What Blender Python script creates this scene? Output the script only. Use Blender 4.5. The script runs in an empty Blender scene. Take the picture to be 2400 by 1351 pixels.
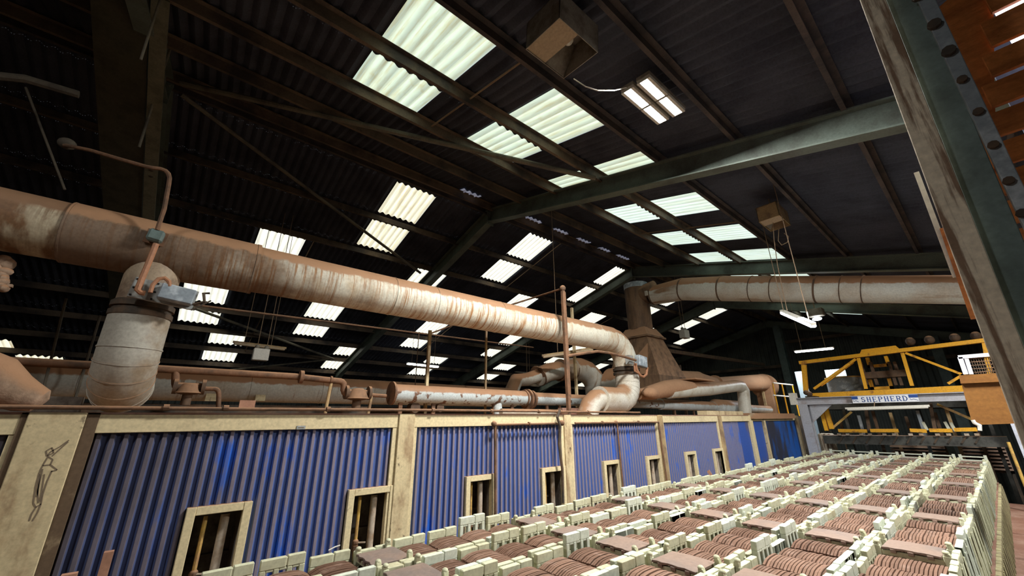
import bpy, bmesh, math, random
from mathutils import Vector, Matrix
import numpy as np
random.seed(7)
C = bpy.context.scene.collection
# ------------------------------------------------------------------ camera
CX, CY, F = 1200.0, 675.5, 904.0
def _n(v):
    v = np.array(v, float); return v / np.linalg.norm(v)
_ey = _n((1146, 301, F)); _ex = -_n((-797, 313, F)); _ex = _n(_ex - _ey * _ex.dot(_ey)); _ez = np.cross(_ey, _ex)
if _ez[1] > 0: _ez = -_ez
RM = np.stack([_ex, _ey, _ez])          # rows: world axes seen in (right, down, forward)
def P(px, py, x=None, y=None, z=None):
    """point of the place that lies on the plane x=, y= or z= in the direction of a photo pixel"""
    d = RM @ np.array([px - CX, py - CY, F])
    k = x / d[0] if x is not None else y / d[1] if y is not None else z / d[2]
    return Vector(d * k)
def proj(p):
    c = RM.T @ np.array(p, float)
    if c[2] < 0.05: return None
    return (CX + F * c[0] / c[2], CY + F * c[1] / c[2])
cam = bpy.data.cameras.new('camera'); camo = bpy.data.objects.new('camera', cam); C.objects.link(camo)
right, up, back = RM[:, 0], -RM[:, 1], -RM[:, 2]
camo.matrix_world = Matrix(((right[0], up[0], back[0], 0), (right[1], up[1], back[1], 0), (right[2], up[2], back[2], 0), (0, 0, 0, 1)))
cam.sensor_fit = 'HORIZONTAL'; cam.sensor_width = 36.0; cam.lens = 36.0 * F / 2400.0
cam.clip_start = 0.02; cam.clip_end = 200
sc = bpy.context.scene; sc.camera = camo
# ------------------------------------------------------------------ world, view
w = bpy.data.worlds.new('world'); sc.world = w; w.use_nodes = True
w.node_tree.nodes['Background'].inputs[0].default_value = (0.75, 0.85, 1.0, 1)
w.node_tree.nodes['Background'].inputs[1].default_value = 0.5
sc.view_settings.view_transform = 'Standard'; sc.view_settings.look = 'None'
sc.view_settings.exposure = 0.0; sc.view_settings.gamma = 1.0; sc.view_settings.use_curve_mapping = False
sc.cycles.use_denoising = True
sc.cycles.use_adaptive_sampling = True; sc.cycles.adaptive_threshold = 0.03
sc.cycles.max_bounces = 5; sc.cycles.diffuse_bounces = 4; sc.cycles.glossy_bounces = 2; sc.cycles.transmission_bounces = 2
sc.cycles.caustics_reflective = False; sc.cycles.caustics_refractive = False
sc.cycles.sample_clamp_indirect = 5.0
SKYLIGHT = 7.0        # daylight through the rooflights
LAMP_W = 330.0        # each twin LED high bay
# ------------------------------------------------------------------ materials
def newmat(name):
    m = bpy.data.materials.new(name); m.use_nodes = True
    return m, m.node_tree.nodes, m.node_tree.links, m.node_tree.nodes['Principled BSDF']
def mixc(N, L, f, a, b):
    n = N.new('ShaderNodeMix'); n.data_type = 'RGBA'
    for s, v in ((n.inputs[0], f), (n.inputs[6], a), (n.inputs[7], b)):
        if isinstance(v, (int, float)): s.default_value = v
        elif isinstance(v, tuple): s.default_value = (*v, 1) if len(v) == 3 else v
        else: L.new(v, s)
    return n.outputs[2]
def math_(N, L, op, a, b=None, c=None, clamp=False):
    n = N.new('ShaderNodeMath'); n.operation = op; n.use_clamp = clamp
    for i, v in enumerate((a, b, c)):
        if v is None: continue
        if isinstance(v, (int, float)): n.inputs[i].default_value = v
        else: L.new(v, n.inputs[i])
    return n.outputs[0]
def noise(N, L, scale, detail=4, vscale=None, rough=0.6):
    g = N.new('ShaderNodeNewGeometry'); v = g.outputs['Position']
    if vscale:
        m = N.new('ShaderNodeVectorMath'); m.operation = 'MULTIPLY'; L.new(v, m.inputs[0]); m.inputs[1].default_value = vscale; v = m.outputs[0]
    n = N.new('ShaderNodeTexNoise'); n.inputs['Scale'].default_value = scale; n.inputs['Detail'].default_value = detail
    n.inputs['Roughness'].default_value = rough; L.new(v, n.inputs['Vector'])
    return n.outputs['Fac']
def ramp(N, L, f, lo, hi):
    n = N.new('ShaderNodeMapRange'); n.interpolation_type = 'SMOOTHSTEP'; n.inputs[1].default_value = lo; n.inputs[2].default_value = hi
    L.new(f, n.inputs[0]); return n.outputs[0]
DUST = (0.34, 0.19, 0.105)
def surface(name, base, second=None, scale=6, amount=(0.4, 0.7), vscale=None, dust=None, dcol=DUST, rough=0.65, metal=0.0, bump=0.0,
            streak=None, fine=True, wear=None):
    m, N, L, B = newmat(name)
    col = base
    if second: col = mixc(N, L, ramp(N, L, noise(N, L, scale, 5, vscale), *amount), base, second)
    if streak:      # (colour, vscale, lo, hi)
        s = ramp(N, L, noise(N, L, 1.0, 4, streak[1], 0.7), streak[2], streak[3])
        s = math_(N, L, 'MULTIPLY', s, ramp(N, L, noise(N, L, 1.3, 3), 0.3, 0.62))
        col = mixc(N, L, s, col, streak[0])
    if wear:        # (colour, y0, y1): rust that thickens along the run of the pipe
        g = N.new('ShaderNodeNewGeometry'); sp = N.new('ShaderNodeSeparateXYZ'); L.new(g.outputs['Position'], sp.inputs[0])
        f = math_(N, L, 'ADD', sp.outputs[1], math_(N, L, 'MULTIPLY', math_(N, L, 'SUBTRACT', noise(N, L, 3.0, 6), 0.5), 2.6))
        col = mixc(N, L, math_(N, L, 'MULTIPLY', ramp(N, L, f, wear[1], wear[2]), 0.9), col, wear[0])
    if fine:
        v = math_(N, L, 'MULTIPLY_ADD', noise(N, L, 45, 3), 0.7, 0.65)
        hs = N.new('ShaderNodeHueSaturation'); L.new(v, hs.inputs['Value'])
        if isinstance(col, tuple): hs.inputs['Color'].default_value = (*col, 1)
        else: L.new(col, hs.inputs['Color'])
        col = hs.outputs[0]
    if dust is not None:   # settled kiln dust on whatever faces up; dust = (lo, hi) of the normal's z
        g = N.new('ShaderNodeNewGeometry'); sp = N.new('ShaderNodeSeparateXYZ'); L.new(g.outputs['Normal'], sp.inputs[0])
        nz = math_(N, L, 'ADD', sp.outputs[2], math_(N, L, 'MULTIPLY', math_(N, L, 'SUBTRACT', noise(N, L, 9, 5), 0.5), 0.45))
        dc = mixc(N, L, noise(N, L, 5, 4), tuple(c * 0.75 for c in dcol), tuple(min(1, c * 1.2) for c in dcol))
        col = mixc(N, L, ramp(N, L, nz, *dust), col, dc)
    if isinstance(col, tuple): B.inputs['Base Color'].default_value = (*col, 1)
    else: L.new(col, B.inputs['Base Color'])
    B.inputs['Roughness'].default_value = rough; B.inputs['Metallic'].default_value = metal
    B.inputs['Specular IOR Level'].default_value = 0.3
    if bump:
        b = N.new('ShaderNodeBump'); b.inputs['Strength'].default_value = bump; b.inputs['Distance'].default_value = 0.01
        L.new(noise(N, L, 30, 5), b.inputs['Height']); L.new(b.outputs[0], B.inputs['Normal'])
    return m
def emitter(name, col, strength):
    m, N, L, B = newmat(name)
    B.inputs['Base Color'].default_value = (*col, 1); B.inputs['Emission Color'].default_value = (*col, 1)
    B.inputs['Emission Strength'].default_value = strength
    return m
M = {}
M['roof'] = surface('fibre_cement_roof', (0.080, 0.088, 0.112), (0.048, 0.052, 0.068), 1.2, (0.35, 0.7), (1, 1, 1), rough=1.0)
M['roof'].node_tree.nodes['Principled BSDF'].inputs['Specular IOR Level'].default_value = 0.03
M['green_steel'] = surface('green_grey_painted_steel', (0.15, 0.185, 0.155), (0.08, 0.085, 0.07), 2.5, (0.4, 0.75), dust=(0.5, 0.9), rough=0.5)
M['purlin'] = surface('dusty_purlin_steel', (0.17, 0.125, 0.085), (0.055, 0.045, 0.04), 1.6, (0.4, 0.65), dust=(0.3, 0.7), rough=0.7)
M['purlin_dim_lit'] = surface('dim_lit_purlin_steel', (0.095, 0.075, 0.065), (0.045, 0.04, 0.04), 3, (0.4, 0.65), rough=0.8)  # same purlin steel, with the dimmer light put into its colour
M['brace'] = surface('brace_steel', (0.20, 0.18, 0.13), (0.10, 0.09, 0.075), 3, rough=0.6)
M['rod'] = surface('thin_rod', (0.26, 0.18, 0.11), None, rough=0.7)
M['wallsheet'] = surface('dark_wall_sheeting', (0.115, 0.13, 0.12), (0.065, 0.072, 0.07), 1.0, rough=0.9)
M['concrete'] = surface('dusty_concrete_floor', (0.20, 0.15, 0.12), (0.10, 0.08, 0.07), 2, rough=0.95)
M['duct_old'] = surface('old_stained_duct', (0.42, 0.36, 0.25), (0.16, 0.085, 0.04), 2.2, (0.42, 0.6), (1, 2.5, 1), dust=(0.25, 0.42), dcol=(0.22, 0.125, 0.07),
                    streak=((0.14, 0.075, 0.035), (0.5, 26, 2.0), 0.42, 0.58), rough=0.6)
M['duct'] = surface('galvanised_duct', (0.62, 0.60, 0.50), (0.50, 0.42, 0.30), 4, (0.45, 0.75), dust=(0.26, 0.40),
                    streak=((0.34, 0.17, 0.065), (0.5, 34, 2.0), 0.46, 0.62), wear=((0.125, 0.068, 0.036), 1.5, 0.0), rough=0.55)
M['drop'] = surface('pale_duct_sheet', (0.58, 0.56, 0.48), (0.42, 0.35, 0.25), 2.6, (0.45, 0.75), dust=(0.25, 0.6), rough=0.45, metal=0.0)
M['drop_grey'] = surface('dull_grey_duct_sheet', (0.40, 0.385, 0.33), (0.27, 0.21, 0.14), 2.4, (0.45, 0.72), dust=(0.25, 0.6), rough=0.5)
M['drop_dirty'] = surface('heat_stained_duct_sheet', (0.36, 0.28, 0.19), (0.15, 0.10, 0.07), 5, (0.4, 0.7), dust=(0.3, 0.6), rough=0.6)
M['grey_pipe'] = surface('grey_insulated_pipe', (0.54, 0.54, 0.48), (0.44, 0.38, 0.30), 2, dust=(0.18, 0.32), dcol=(0.34, 0.175, 0.09),
                         streak=((0.25, 0.14, 0.07), (0.5, 12, 1.5), 0.55, 0.7), rough=0.6)
M['flaking'] = surface('flaking_pale_blue_pipe', (0.46, 0.52, 0.52), (0.15, 0.08, 0.05), 9, (0.55, 0.62), dust=(0.1, 0.35), rough=0.6, bump=0.4)
M['dusty'] = surface('dust_covered_metal', (0.36, 0.20, 0.11), (0.50, 0.44, 0.32), 3, (0.62, 0.75), dust=(-0.15, 0.2), rough=0.85, bump=0.3)
M['dark_metal'] = surface('dark_sooty_metal', (0.055, 0.045, 0.035), (0.12, 0.075, 0.045), 6, dust=(0.55, 0.9), rough=0.75)
M['rust'] = surface('rusty_pipe_steel', (0.19, 0.10, 0.055), (0.09, 0.055, 0.035), 8, dust=(0.3, 0.8), rough=0.75)
M['copper_cable'] = surface('dusty_flexible_conduit', (0.36, 0.17, 0.09), None, rough=0.6)
M['stack'] = surface('rust_brown_stack', (0.175, 0.105, 0.058), (0.085, 0.05, 0.03), 5, (0.4, 0.65), (1, 1, 0.25), dust=(0.2, 0.5), rough=0.7)
M['cream'] = surface('cream_painted_steel', (0.66, 0.55, 0.33), (0.42, 0.32, 0.19), 2.2, (0.52, 0.78), dust=(0.6, 0.9),
                     streak=((0.22, 0.14, 0.08), (6, 6, 5), 0.62, 0.75), rough=0.6)
M['cream_post'] = surface('worn_cream_post', (0.60, 0.49, 0.29), (0.33, 0.22, 0.12), 3, (0.45, 0.7), (2, 2, 0.8),
                          streak=((0.10, 0.07, 0.045), (9, 9, 9), 0.63, 0.72), rough=0.65)
M['old_tan'] = surface('dusty_tan_steel', (0.42, 0.30, 0.15), (0.20, 0.13, 0.08), 5, rough=0.7)
M['fitting'] = surface('light_fitting_body', (0.36, 0.33, 0.27), (0.2, 0.17, 0.13), 6, rough=0.6)
M['white_fit'] = surface('white_enamel', (0.72, 0.70, 0.62), None, rough=0.4)
M['box_grey'] = surface('grey_cast_box', (0.33, 0.35, 0.34), (0.22, 0.20, 0.17), 7, dust=(0.5, 0.9), rough=0.45)
M['setter'] = surface('cream_refractory', (0.55, 0.555, 0.385), (0.45, 0.42, 0.27), 4, (0.45, 0.75), rough=0.7)
M['setter_pale'] = surface('pale_refractory', (0.59, 0.63, 0.52), (0.50, 0.51, 0.37), 4, (0.5, 0.8), rough=0.7)
M['yellow'] = surface('yellow_machine_paint', (0.80, 0.40, 0.025), (0.33, 0.14, 0.035), 5, (0.55, 0.7), rough=0.5)
M['grey_lilac'] = surface('pale_grey_painted_beam', (0.42, 0.43, 0.47), (0.32, 0.27, 0.26), 4, (0.5, 0.75), dust=(0.6, 0.9), rough=0.5)
M['sign_white'] = surface('white_sign', (0.82, 0.84, 0.88), None, rough=0.4, fine=False)
M['sign_blue'] = surface('blue_lettering', (0.02, 0.07, 0.30), None, rough=0.4, fine=False)
M['pale_sheet'] = surface('pale_blue_sheet', (0.36, 0.45, 0.50), None, rough=0.5)
M['orange_wood'] = surface('orange_stained_boards', (0.58, 0.21, 0.06), (0.36, 0.12, 0.035), 3, (0.35, 0.7), (1, 1, 6), rough=0.6, bump=0.4)
M['ply'] = surface('orange_brown_plywood', (0.235, 0.105, 0.026), (0.18, 0.075, 0.02), 3, (0.4, 0.7), (1, 1, 5), rough=0.55)
M['teal'] = surface('teal_painted_steel', (0.145, 0.20, 0.19), (0.10, 0.135, 0.125), 5, rough=0.45, bump=0.15)
M['flange'] = surface('dust_streaked_flange', (0.80, 0.71, 0.55), (0.26, 0.17, 0.11), 2.2, (0.47, 0.60), (14, 1, 0.9), rough=0.7, bump=0.3)
M['galv'] = surface('worn_blue_grey_steel', (0.24, 0.28, 0.31), (0.46, 0.51, 0.55), 7, (0.48, 0.66), rough=0.4, bump=0.2)
M['car'] = surface('brown_kiln_car', (0.22, 0.11, 0.075), (0.32, 0.20, 0.15), 3, rough=0.85)
M['black'] = surface('black_void', (0.012, 0.010, 0.009), None, rough=0.95, fine=False)
M['recess'] = surface('sooty_recess_plate', (0.20, 0.17, 0.14), (0.06, 0.045, 0.035), 6, rough=0.7)
M['pale_pipe'] = surface('dusty_pale_pipe', (0.50, 0.42, 0.33), (0.3, 0.2, 0.12), 7, rough=0.6)
M['gas_yellow'] = surface('yellow_gas_pipe', (0.62, 0.40, 0.10), (0.35, 0.2, 0.1), 8, rough=0.6)
M['lagging'] = surface('dust_caked_lagging', (0.36, 0.25, 0.17), (0.22, 0.15, 0.10), 8, dust=(0.0, 0.5), rough=0.9, bump=0.6)
M['charcoal'] = surface('charcoal_marks', (0.20, 0.15, 0.10), None, rough=0.9, fine=False)
M['lamp'] = emitter('led_panel', (1.0, 0.99, 0.96), 45)
M['tube'] = emitter('fluorescent_tube', (0.88, 0.93, 1.0), 16)
M['tube_dim'] = emitter('far_fluorescent_tube', (0.85, 0.92, 1.0), 7)
def corrugated_blue():
    """blue profiled sheet; brown dust clings to the crests and to one flank of each rib, the paint is bright where it was rubbed"""
    m, N, L, B = newmat('blue_profiled_sheet')
    tc = N.new('ShaderNodeTexCoord'); sp = N.new('ShaderNodeSeparateXYZ'); L.new(tc.outputs['Object'], sp.inputs[0])
    crest = ramp(N, L, math_(N, L, 'ADD', sp.outputs[0], math_(N, L, 'MULTIPLY', math_(N, L, 'SUBTRACT', noise(N, L, 40, 3), 0.5), 0.006)), 0.013, 0.0165)
    rub = ramp(N, L, noise(N, L, 1.0, 5, (2, 5, 1.6)), 0.56, 0.67)
    blue = mixc(N, L, rub, (0.080, 0.130, 0.34), (0.015, 0.11, 0.52))
    dustc = mixc(N, L, noise(N, L, 25, 4), (0.165, 0.145, 0.20), (0.26, 0.215, 0.25))
    keep = math_(N, L, 'MULTIPLY', crest, math_(N, L, 'MULTIPLY_ADD', rub, -0.75, 1.0))
    col = mixc(N, L, keep, blue, dustc)
    left_darken = N.new('ShaderNodeMapRange'); left_darken.inputs[1].default_value = 0.75; left_darken.inputs[2].default_value = -0.35
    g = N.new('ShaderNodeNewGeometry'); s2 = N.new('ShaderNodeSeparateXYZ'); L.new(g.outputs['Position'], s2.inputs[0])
    L.new(math_(N, L, 'ADD', s2.outputs[1], math_(N, L, 'MULTIPLY', math_(N, L, 'SUBTRACT', noise(N, L, 2.5, 4), 0.5), 1.2)), left_darken.inputs[0])
    col = mixc(N, L, math_(N, L, 'MULTIPLY', left_darken.outputs[0], 0.75, clamp=True), col, (0.055, 0.05, 0.055))  # sheets get darker towards the left end, with an uneven edge
    L.new(col, B.inputs['Base Color']); B.inputs['Roughness'].default_value = 0.6; B.inputs['Specular IOR Level'].default_value = 0.3
    return m
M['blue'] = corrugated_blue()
M['blue_plain'] = surface('plain_blue_panel', (0.035, 0.09, 0.36), (0.09, 0.09, 0.16), 1.5, (0.45, 0.6), (1, 1.2, 0.5), rough=0.55)
M['blue_bright'] = surface('bright_blue_panel', (0.01, 0.10, 0.42), (0.03, 0.035, 0.06), 1.3, (0.4, 0.6), (1, 2, 0.7), rough=0.5)
def tile_mat():
    m, N, L, B = newmat('fired_clay_tile')
    g = N.new('ShaderNodeNewGeometry')
    v = N.new('ShaderNodeVectorMath'); v.operation = 'DIVIDE'; L.new(g.outputs['Position'], v.inputs[0]); v.inputs[1].default_value = (0.42, 0.26, 9.0)
    fl = N.new('ShaderNodeVectorMath'); fl.operation = 'FLOOR'; L.new(v.outputs[0], fl.inputs[0])
    wn = N.new('ShaderNodeTexWhiteNoise'); L.new(fl.outputs[0], wn.inputs['Vector'])
    c = mixc(N, L, wn.outputs['Value'], (0.115, 0.060, 0.038), (0.225, 0.130, 0.088))
    # single tiles vary too
    v2 = N.new('ShaderNodeVectorMath'); v2.operation = 'DIVIDE'; L.new(g.outputs['Position'], v2.inputs[0]); v2.inputs[1].default_value = (0.0185, 0.26, 9.0)
    f2 = N.new('ShaderNodeVectorMath'); f2.operation = 'FLOOR'; L.new(v2.outputs[0], f2.inputs[0])
    w2 = N.new('ShaderNodeTexWhiteNoise'); L.new(f2.outputs[0], w2.inputs['Vector'])
    hs = N.new('ShaderNodeHueSaturation'); L.new(c, hs.inputs['Color']); L.new(math_(N, L, 'MULTIPLY_ADD', w2.outputs['Value'], 0.35, 0.82), hs.inputs['Value'])
    c = mixc(N, L, ramp(N, L, noise(N, L, 14, 5), 0.5, 0.75), hs.outputs[0], (0.25, 0.16, 0.12))
    L.new(c, B.inputs['Base Color']); B.inputs['Roughness'].default_value = 0.75; B.inputs['Specular IOR Level'].default_value = 0.25
    return m
M['tile'] = tile_mat()
M['lid'] = surface('grey_brown_clay_tile', (0.25, 0.175, 0.135), (0.19, 0.15, 0.13), 3, (0.4, 0.7), rough=0.6)
def skylight_mat(name, tint, dirt, strength, sy):
    """translucent ribbed sheet with the sky behind it: bright, with dirt lying along the corrugations"""
    m, N, L, B = newmat(name)
    d = ramp(N, L, noise(N, L, 1.0, 4, (1.2, 26, 1.2), 0.7), 0.42, 0.72)
    blot = ramp(N, L, noise(N, L, 5, 6), 0.55, 0.75)
    c = mixc(N, L, math_(N, L, 'MULTIPLY', d, 0.8), tint, dirt)
    c = mixc(N, L, math_(N, L, 'MULTIPLY', blot, 0.45), c, dirt)
    g = N.new('ShaderNodeNewGeometry'); sp = N.new('ShaderNodeSeparateXYZ'); L.new(g.outputs['Position'], sp.inputs[0])
    wv = math_(N, L, 'SINE', math_(N, L, 'MULTIPLY', sp.outputs[1], 2 * math.pi / PITCH))
    st = math_(N, L, 'MULTIPLY', math_(N, L, 'MULTIPLY_ADD', wv, 0.20, 0.84), strength)
    L.new(c, B.inputs['Emission Color']); L.new(st, B.inputs['Emission Strength'])
    B.inputs['Base Color'].default_value = (0.6, 0.6, 0.5, 1); B.inputs['Roughness'].default_value = 0.5
    return m
PITCH = 0.146
M['sky_r'] = skylight_mat('green_white_rooflight', (0.72, 0.90, 0.74), (0.52, 0.47, 0.25), 1.0, 1)
M['sky_rf'] = skylight_mat('clean_rooflight', (0.80, 1.0, 0.92), (0.56, 0.66, 0.50), 1.15, 1)
M['sky_l'] = skylight_mat('yellowed_rooflight', (0.98, 0.94, 0.72), (0.62, 0.50, 0.26), 1.2, 1)
M['sky_lf'] = skylight_mat('pale_rooflight', (1.0, 1.0, 0.88), (0.68, 0.66, 0.50), 1.35, 1)
M['sky_vent'] = skylight_mat('ridge_glimmer', (0.50, 0.55, 0.75), (0.12, 0.12, 0.16), 0.32, 1)
# ------------------------------------------------------------------ mesh helpers
class MB:
    def __init__(s): s.v = []; s.f = []; s.smooth = []
    def add(s, vs, fs, smooth=False):
        o = len(s.v); s.v += [tuple(v) for v in vs]; s.f += [tuple(i + o for i in f) for f in fs]; s.smooth += [smooth] * len(fs); return s
    def box(s, x0, x1, y0, y1, z0, z1, rot=None, org=None):
        vs = [Vector((x, y, z)) for x in (x0, x1) for y in (y0, y1) for z in (z0, z1)]
        if rot is not None:
            org = Vector(org); vs = [rot @ (v - org) + org for v in vs]
        return s.add(vs, [(0, 1, 3, 2), (4, 6, 7, 5), (0, 4, 5, 1), (2, 3, 7, 6), (0, 2, 6, 4), (1, 5, 7, 3)])
    def bar(s, a, b, w, h, up=(0, 0, 1)):
        """rectangular bar from a to b: w across, h along the up side"""
        a = Vector(a); b = Vector(b); d = (b - a).normalized(); u = Vector(up)
        if abs(d.dot(u)) > 0.98: u = Vector((0, 1, 0))
        sx = d.cross(u).normalized(); u = sx.cross(d).normalized()
        vs = [p + sx * i * w / 2 + u * j * h / 2 for p in (a, b) for i, j in ((-1, -1), (1, -1), (1, 1), (-1, 1))]
        return s.add(vs, [(3, 2, 1, 0), (4, 5, 6, 7), (0, 1, 5, 4), (1, 2, 6, 5), (2, 3, 7, 6), (3, 0, 4, 7)])
    def ibeam(s, a, b, w, h, t=0.012, up=(0, 0, 1)):
        a = Vector(a); b = Vector(b); d = (b - a).normalized(); u = Vector(up)
        if abs(d.dot(u)) > 0.98: u = Vector((0, 1, 0))
        sx = d.cross(u).normalized(); u = sx.cross(d).normalized()
        s.bar(a, b, t, h, up); s.bar(a + u * h / 2, b + u * h / 2, w, t * 1.4, up); s.bar(a - u * h / 2, b - u * h / 2, w, t * 1.4, up); return s
    def tube(s, pts, r, n=12, caps=True, radii=None):
        pts = [Vector(p) for p in pts]; K = len(pts); T = []
        for i in range(K):
            t = (pts[min(i + 1, K - 1)] - pts[max(i - 1, 0)]); T.append(t.normalized())
        u = Vector((0, 0, 1)) if abs(T[0].z) < 0.9 else Vector((0, 1, 0))
        u = (u - T[0] * u.dot(T[0])).normalized(); vs = []
        for i in range(K):
            if i: u = (u - T[i] * u.dot(T[i])).normalized()
            v = T[i].cross(u); rr = radii[i] if radii else r
            k = 1.0
            if 0 < i < K - 1:
                a = (pts[i] - pts[i - 1]).normalized(); bb = (pts[i + 1] - pts[i]).normalized()
                k = 1 / max(0.6, math.sqrt(max(0.0, (1 + a.dot(bb)) / 2)))
                bis = (bb - a); bis = bis.normalized() if bis.length > 1e-4 else None
            else: bis = None
            for j in range(n):
                an = 2 * math.pi * j / n; o = (u * math.cos(an) + v * math.sin(an)) * rr
                if bis is not None: o = o + bis * o.dot(bis) * (k - 1)
                vs.append(pts[i] + o)
        fs = [(i * n + j, i * n + (j + 1) % n, (i + 1) * n + (j + 1) % n, (i + 1) * n + j) for i in range(K - 1) for j in range(n)]
        s.add(vs, fs, True)
        if caps: s.add(vs[:n], [tuple(range(n))[::-1]]); s.add(vs[-n:], [tuple(range(n))])
        return s
    def prism(s, poly, d):
        """closed polygon (3-D points) pushed along vector d"""
        poly = [Vector(p) for p in poly]; d = Vector(d); n = len(poly)
        return s.add(poly + [p + d for p in poly], [tuple(range(n))[::-1], tuple(range(n, 2 * n))] + [(i, (i + 1) % n, n + (i + 1) % n, n + i) for i in range(n)])
    def ell(s, c, r, n=12, m=8):
        c = Vector(c); r = (r, r, r) if isinstance(r, (int, float)) else r
        vs = []
        for i in range(m + 1):
            a = math.pi * i / m
            for j in range(n):
                b = 2 * math.pi * j / n; vs.append(c + Vector((r[0] * math.sin(a) * math.cos(b), r[1] * math.sin(a) * math.sin(b), r[2] * math.cos(a))))
        return s.add(vs, [(i * n + j, (i + 1) * n + j, (i + 1) * n + (j + 1) % n, i * n + (j + 1) % n) for i in range(m) for j in range(n)], True)
    def mesh(s, name, m, bevel=0):
        me = bpy.data.meshes.new(name); me.from_pydata(s.v, [], s.f); me.polygons.foreach_set('use_smooth', s.smooth); sm_ = any(s.smooth)
        bm = bmesh.new(); bm.from_mesh(me)
        bmesh.ops.remove_doubles(bm, verts=bm.verts, dist=1e-6) if any(s.smooth) else None
        bmesh.ops.recalc_face_normals(bm, faces=bm.faces)
        if bevel: bmesh.ops.bevel(bm, geom=bm.edges[:], offset=bevel, segments=1, affect='EDGES')
        bm.to_mesh(me); bm.free(); me.materials.append(m)
        if sm_: me.set_sharp_from_angle(angle=math.radians(42))
        return me
    def build(s, name, m, parent=None, loc=None, bevel=0):
        o = bpy.data.objects.new(name, s.mesh(name, m, bevel)); C.objects.link(o)
        if parent: o.parent = parent; o.matrix_parent_inverse = Matrix.Translation(-parent.location)
        if loc is not None: o.location = loc
        return o
def tag(o, label=None, cat=None, group=None, kind=None):
    if label: o['label'] = label
    if cat: o['category'] = cat
    if group: o['group'] = group
    if kind: o['kind'] = kind
    return o
def thing(name, label, cat, loc=(0, 0, 0), group=None):
    o = bpy.data.objects.new(name, None); C.objects.link(o); o.location = loc; o.empty_display_size = 0.1
    return tag(o, label, cat, group)
def struct(o): o['kind'] = 'structure'; return o
def arc(c, a, b, n=6):
    """quarter-ish bend from point a to point b around corner c (quadratic blend)"""
    a, b, c = Vector(a), Vector(b), Vector(c)
    return [a * (1 - t) ** 2 + c * 2 * t * (1 - t) + b * t * t for t in [i / n for i in range(n + 1)]]
def ring(mb, c, d, r, w=0.03, t=0.02, n=20):
    """flange or clamp band round a pipe at c, axis d"""
    c = Vector(c); d = Vector(d).normalized(); mb.tube([c - d * w / 2, c + d * w / 2], r + t, n); return mb
def light(name, kind, loc, power, parent=None, size=0.3, sizey=None, rot=(0, 0, 0), col=(1, 1, 1), spread=None):
    l = bpy.data.lights.new(name, kind); l.energy = power; l.color = col
    if kind == 'AREA':
        l.shape = 'RECTANGLE'; l.size = size; l.size_y = sizey or size
        if spread: l.spread = spread
    else: l.shadow_soft_size = size
    o = bpy.data.objects.new(name, l); C.objects.link(o); o.rotation_euler = rot
    o.location = loc
    if parent: o.parent = parent; o.matrix_parent_inverse = Matrix.Translation(-parent.location)
    return o
ORD = ['first', 'second', 'third', 'fourth', 'fifth', 'sixth', 'seventh', 'eighth', 'ninth', 'tenth', 'eleventh', 'twelfth', 'thirteenth', 'fourteenth', 'fifteenth', 'sixteenth', 'seventeenth']
# ------------------------------------------------------------------ the shed
XR, ZR, S = -6.7, 5.0, 0.268
XL, XE, YN, YF, ZF = -19.2, 5.6, -7.5, 24.0, -3.0
CO = 1 / math.sqrt(1 + S * S)
def rp(side, u, y, off=0.0):
    """point on a roof slope, u metres down from the ridge"""
    return Vector((XR + (u if side == 'R' else -u) * CO, y, ZR - u * CO * S + off))
STEP = PITCH / 6
def on_roof(px, py, side, off=-0.3):
    d = RM @ np.array([px - CX, py - CY, F]); q = -S if side == 'R' else S
    return Vector(d * ((ZR + off - q * XR) / (d[2] - q * d[0])))
def snap(y): return round((y - YN) / STEP) * STEP + YN
def wave(y): return 0.024 * math.sin(2 * math.pi * y / PITCH)
def corr(mb, side, u0, u1, y0, y1, off=0.0):
    n = max(1, round((y1 - y0) / STEP)); ys = [y0 + i * (y1 - y0) / n for i in range(n + 1)]
    vs = [rp(side, u, y, wave(y) + off) for y in ys for u in (u0, u1)]
    mb.add(vs, [(2 * i, 2 * i + 1, 2 * i + 3, 2 * i + 2) for i in range(n)], True)
holes = {'R': [], 'L': []}
def hole(side, u0, u1, y0, m):
    holes[side].append((u0, u1, snap(y0), snap(y0 + 0.95), m))
for y in (0.95, 2.82, 4.68, 6.45, 8.37, 10.28, 12.38, 14.3, 16.3, 19.3):
    m = 'sky_r' if y < 6 else 'sky_rf'
    hole('R', 2.12, 3.08, y, m); hole('R', 3.35, 4.42, y, m)
for y in (2.7, 6.55, 10.5, 14.6, 18.4):
    m = 'sky_l' if y < 5 else 'sky_lf'
    hole('L', 0.40, 1.45, y, m); hole('L', 1.76, 2.80, y, m)
    hole('L', 6.0, 7.02, y - 0.15, 'sky_lf'); hole('L', 7.45, 8.38, y - 0.15, 'sky_lf')
for y in (0.65, 4.6, 8.45, 12.45, 16.5, 20.4):
    m = 'sky_lf'
    hole('L', 3.15, 4.05, y, m)
    hole('L', 8.95, 9.78, y - 0.3, m); hole('L', 10.3, 11.28, y - 0.32, m)
hole('L', 6.0, 7.02, -0.5, 'sky_lf'); hole('L', 7.6, 8.38, -0.5, 'sky_lf')
hole('L', 10.9, 11.8, -4.9, 'sky_l'); hole('L', 11.95, 12.3, -4.0, 'sky_l')
wi = 0
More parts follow.
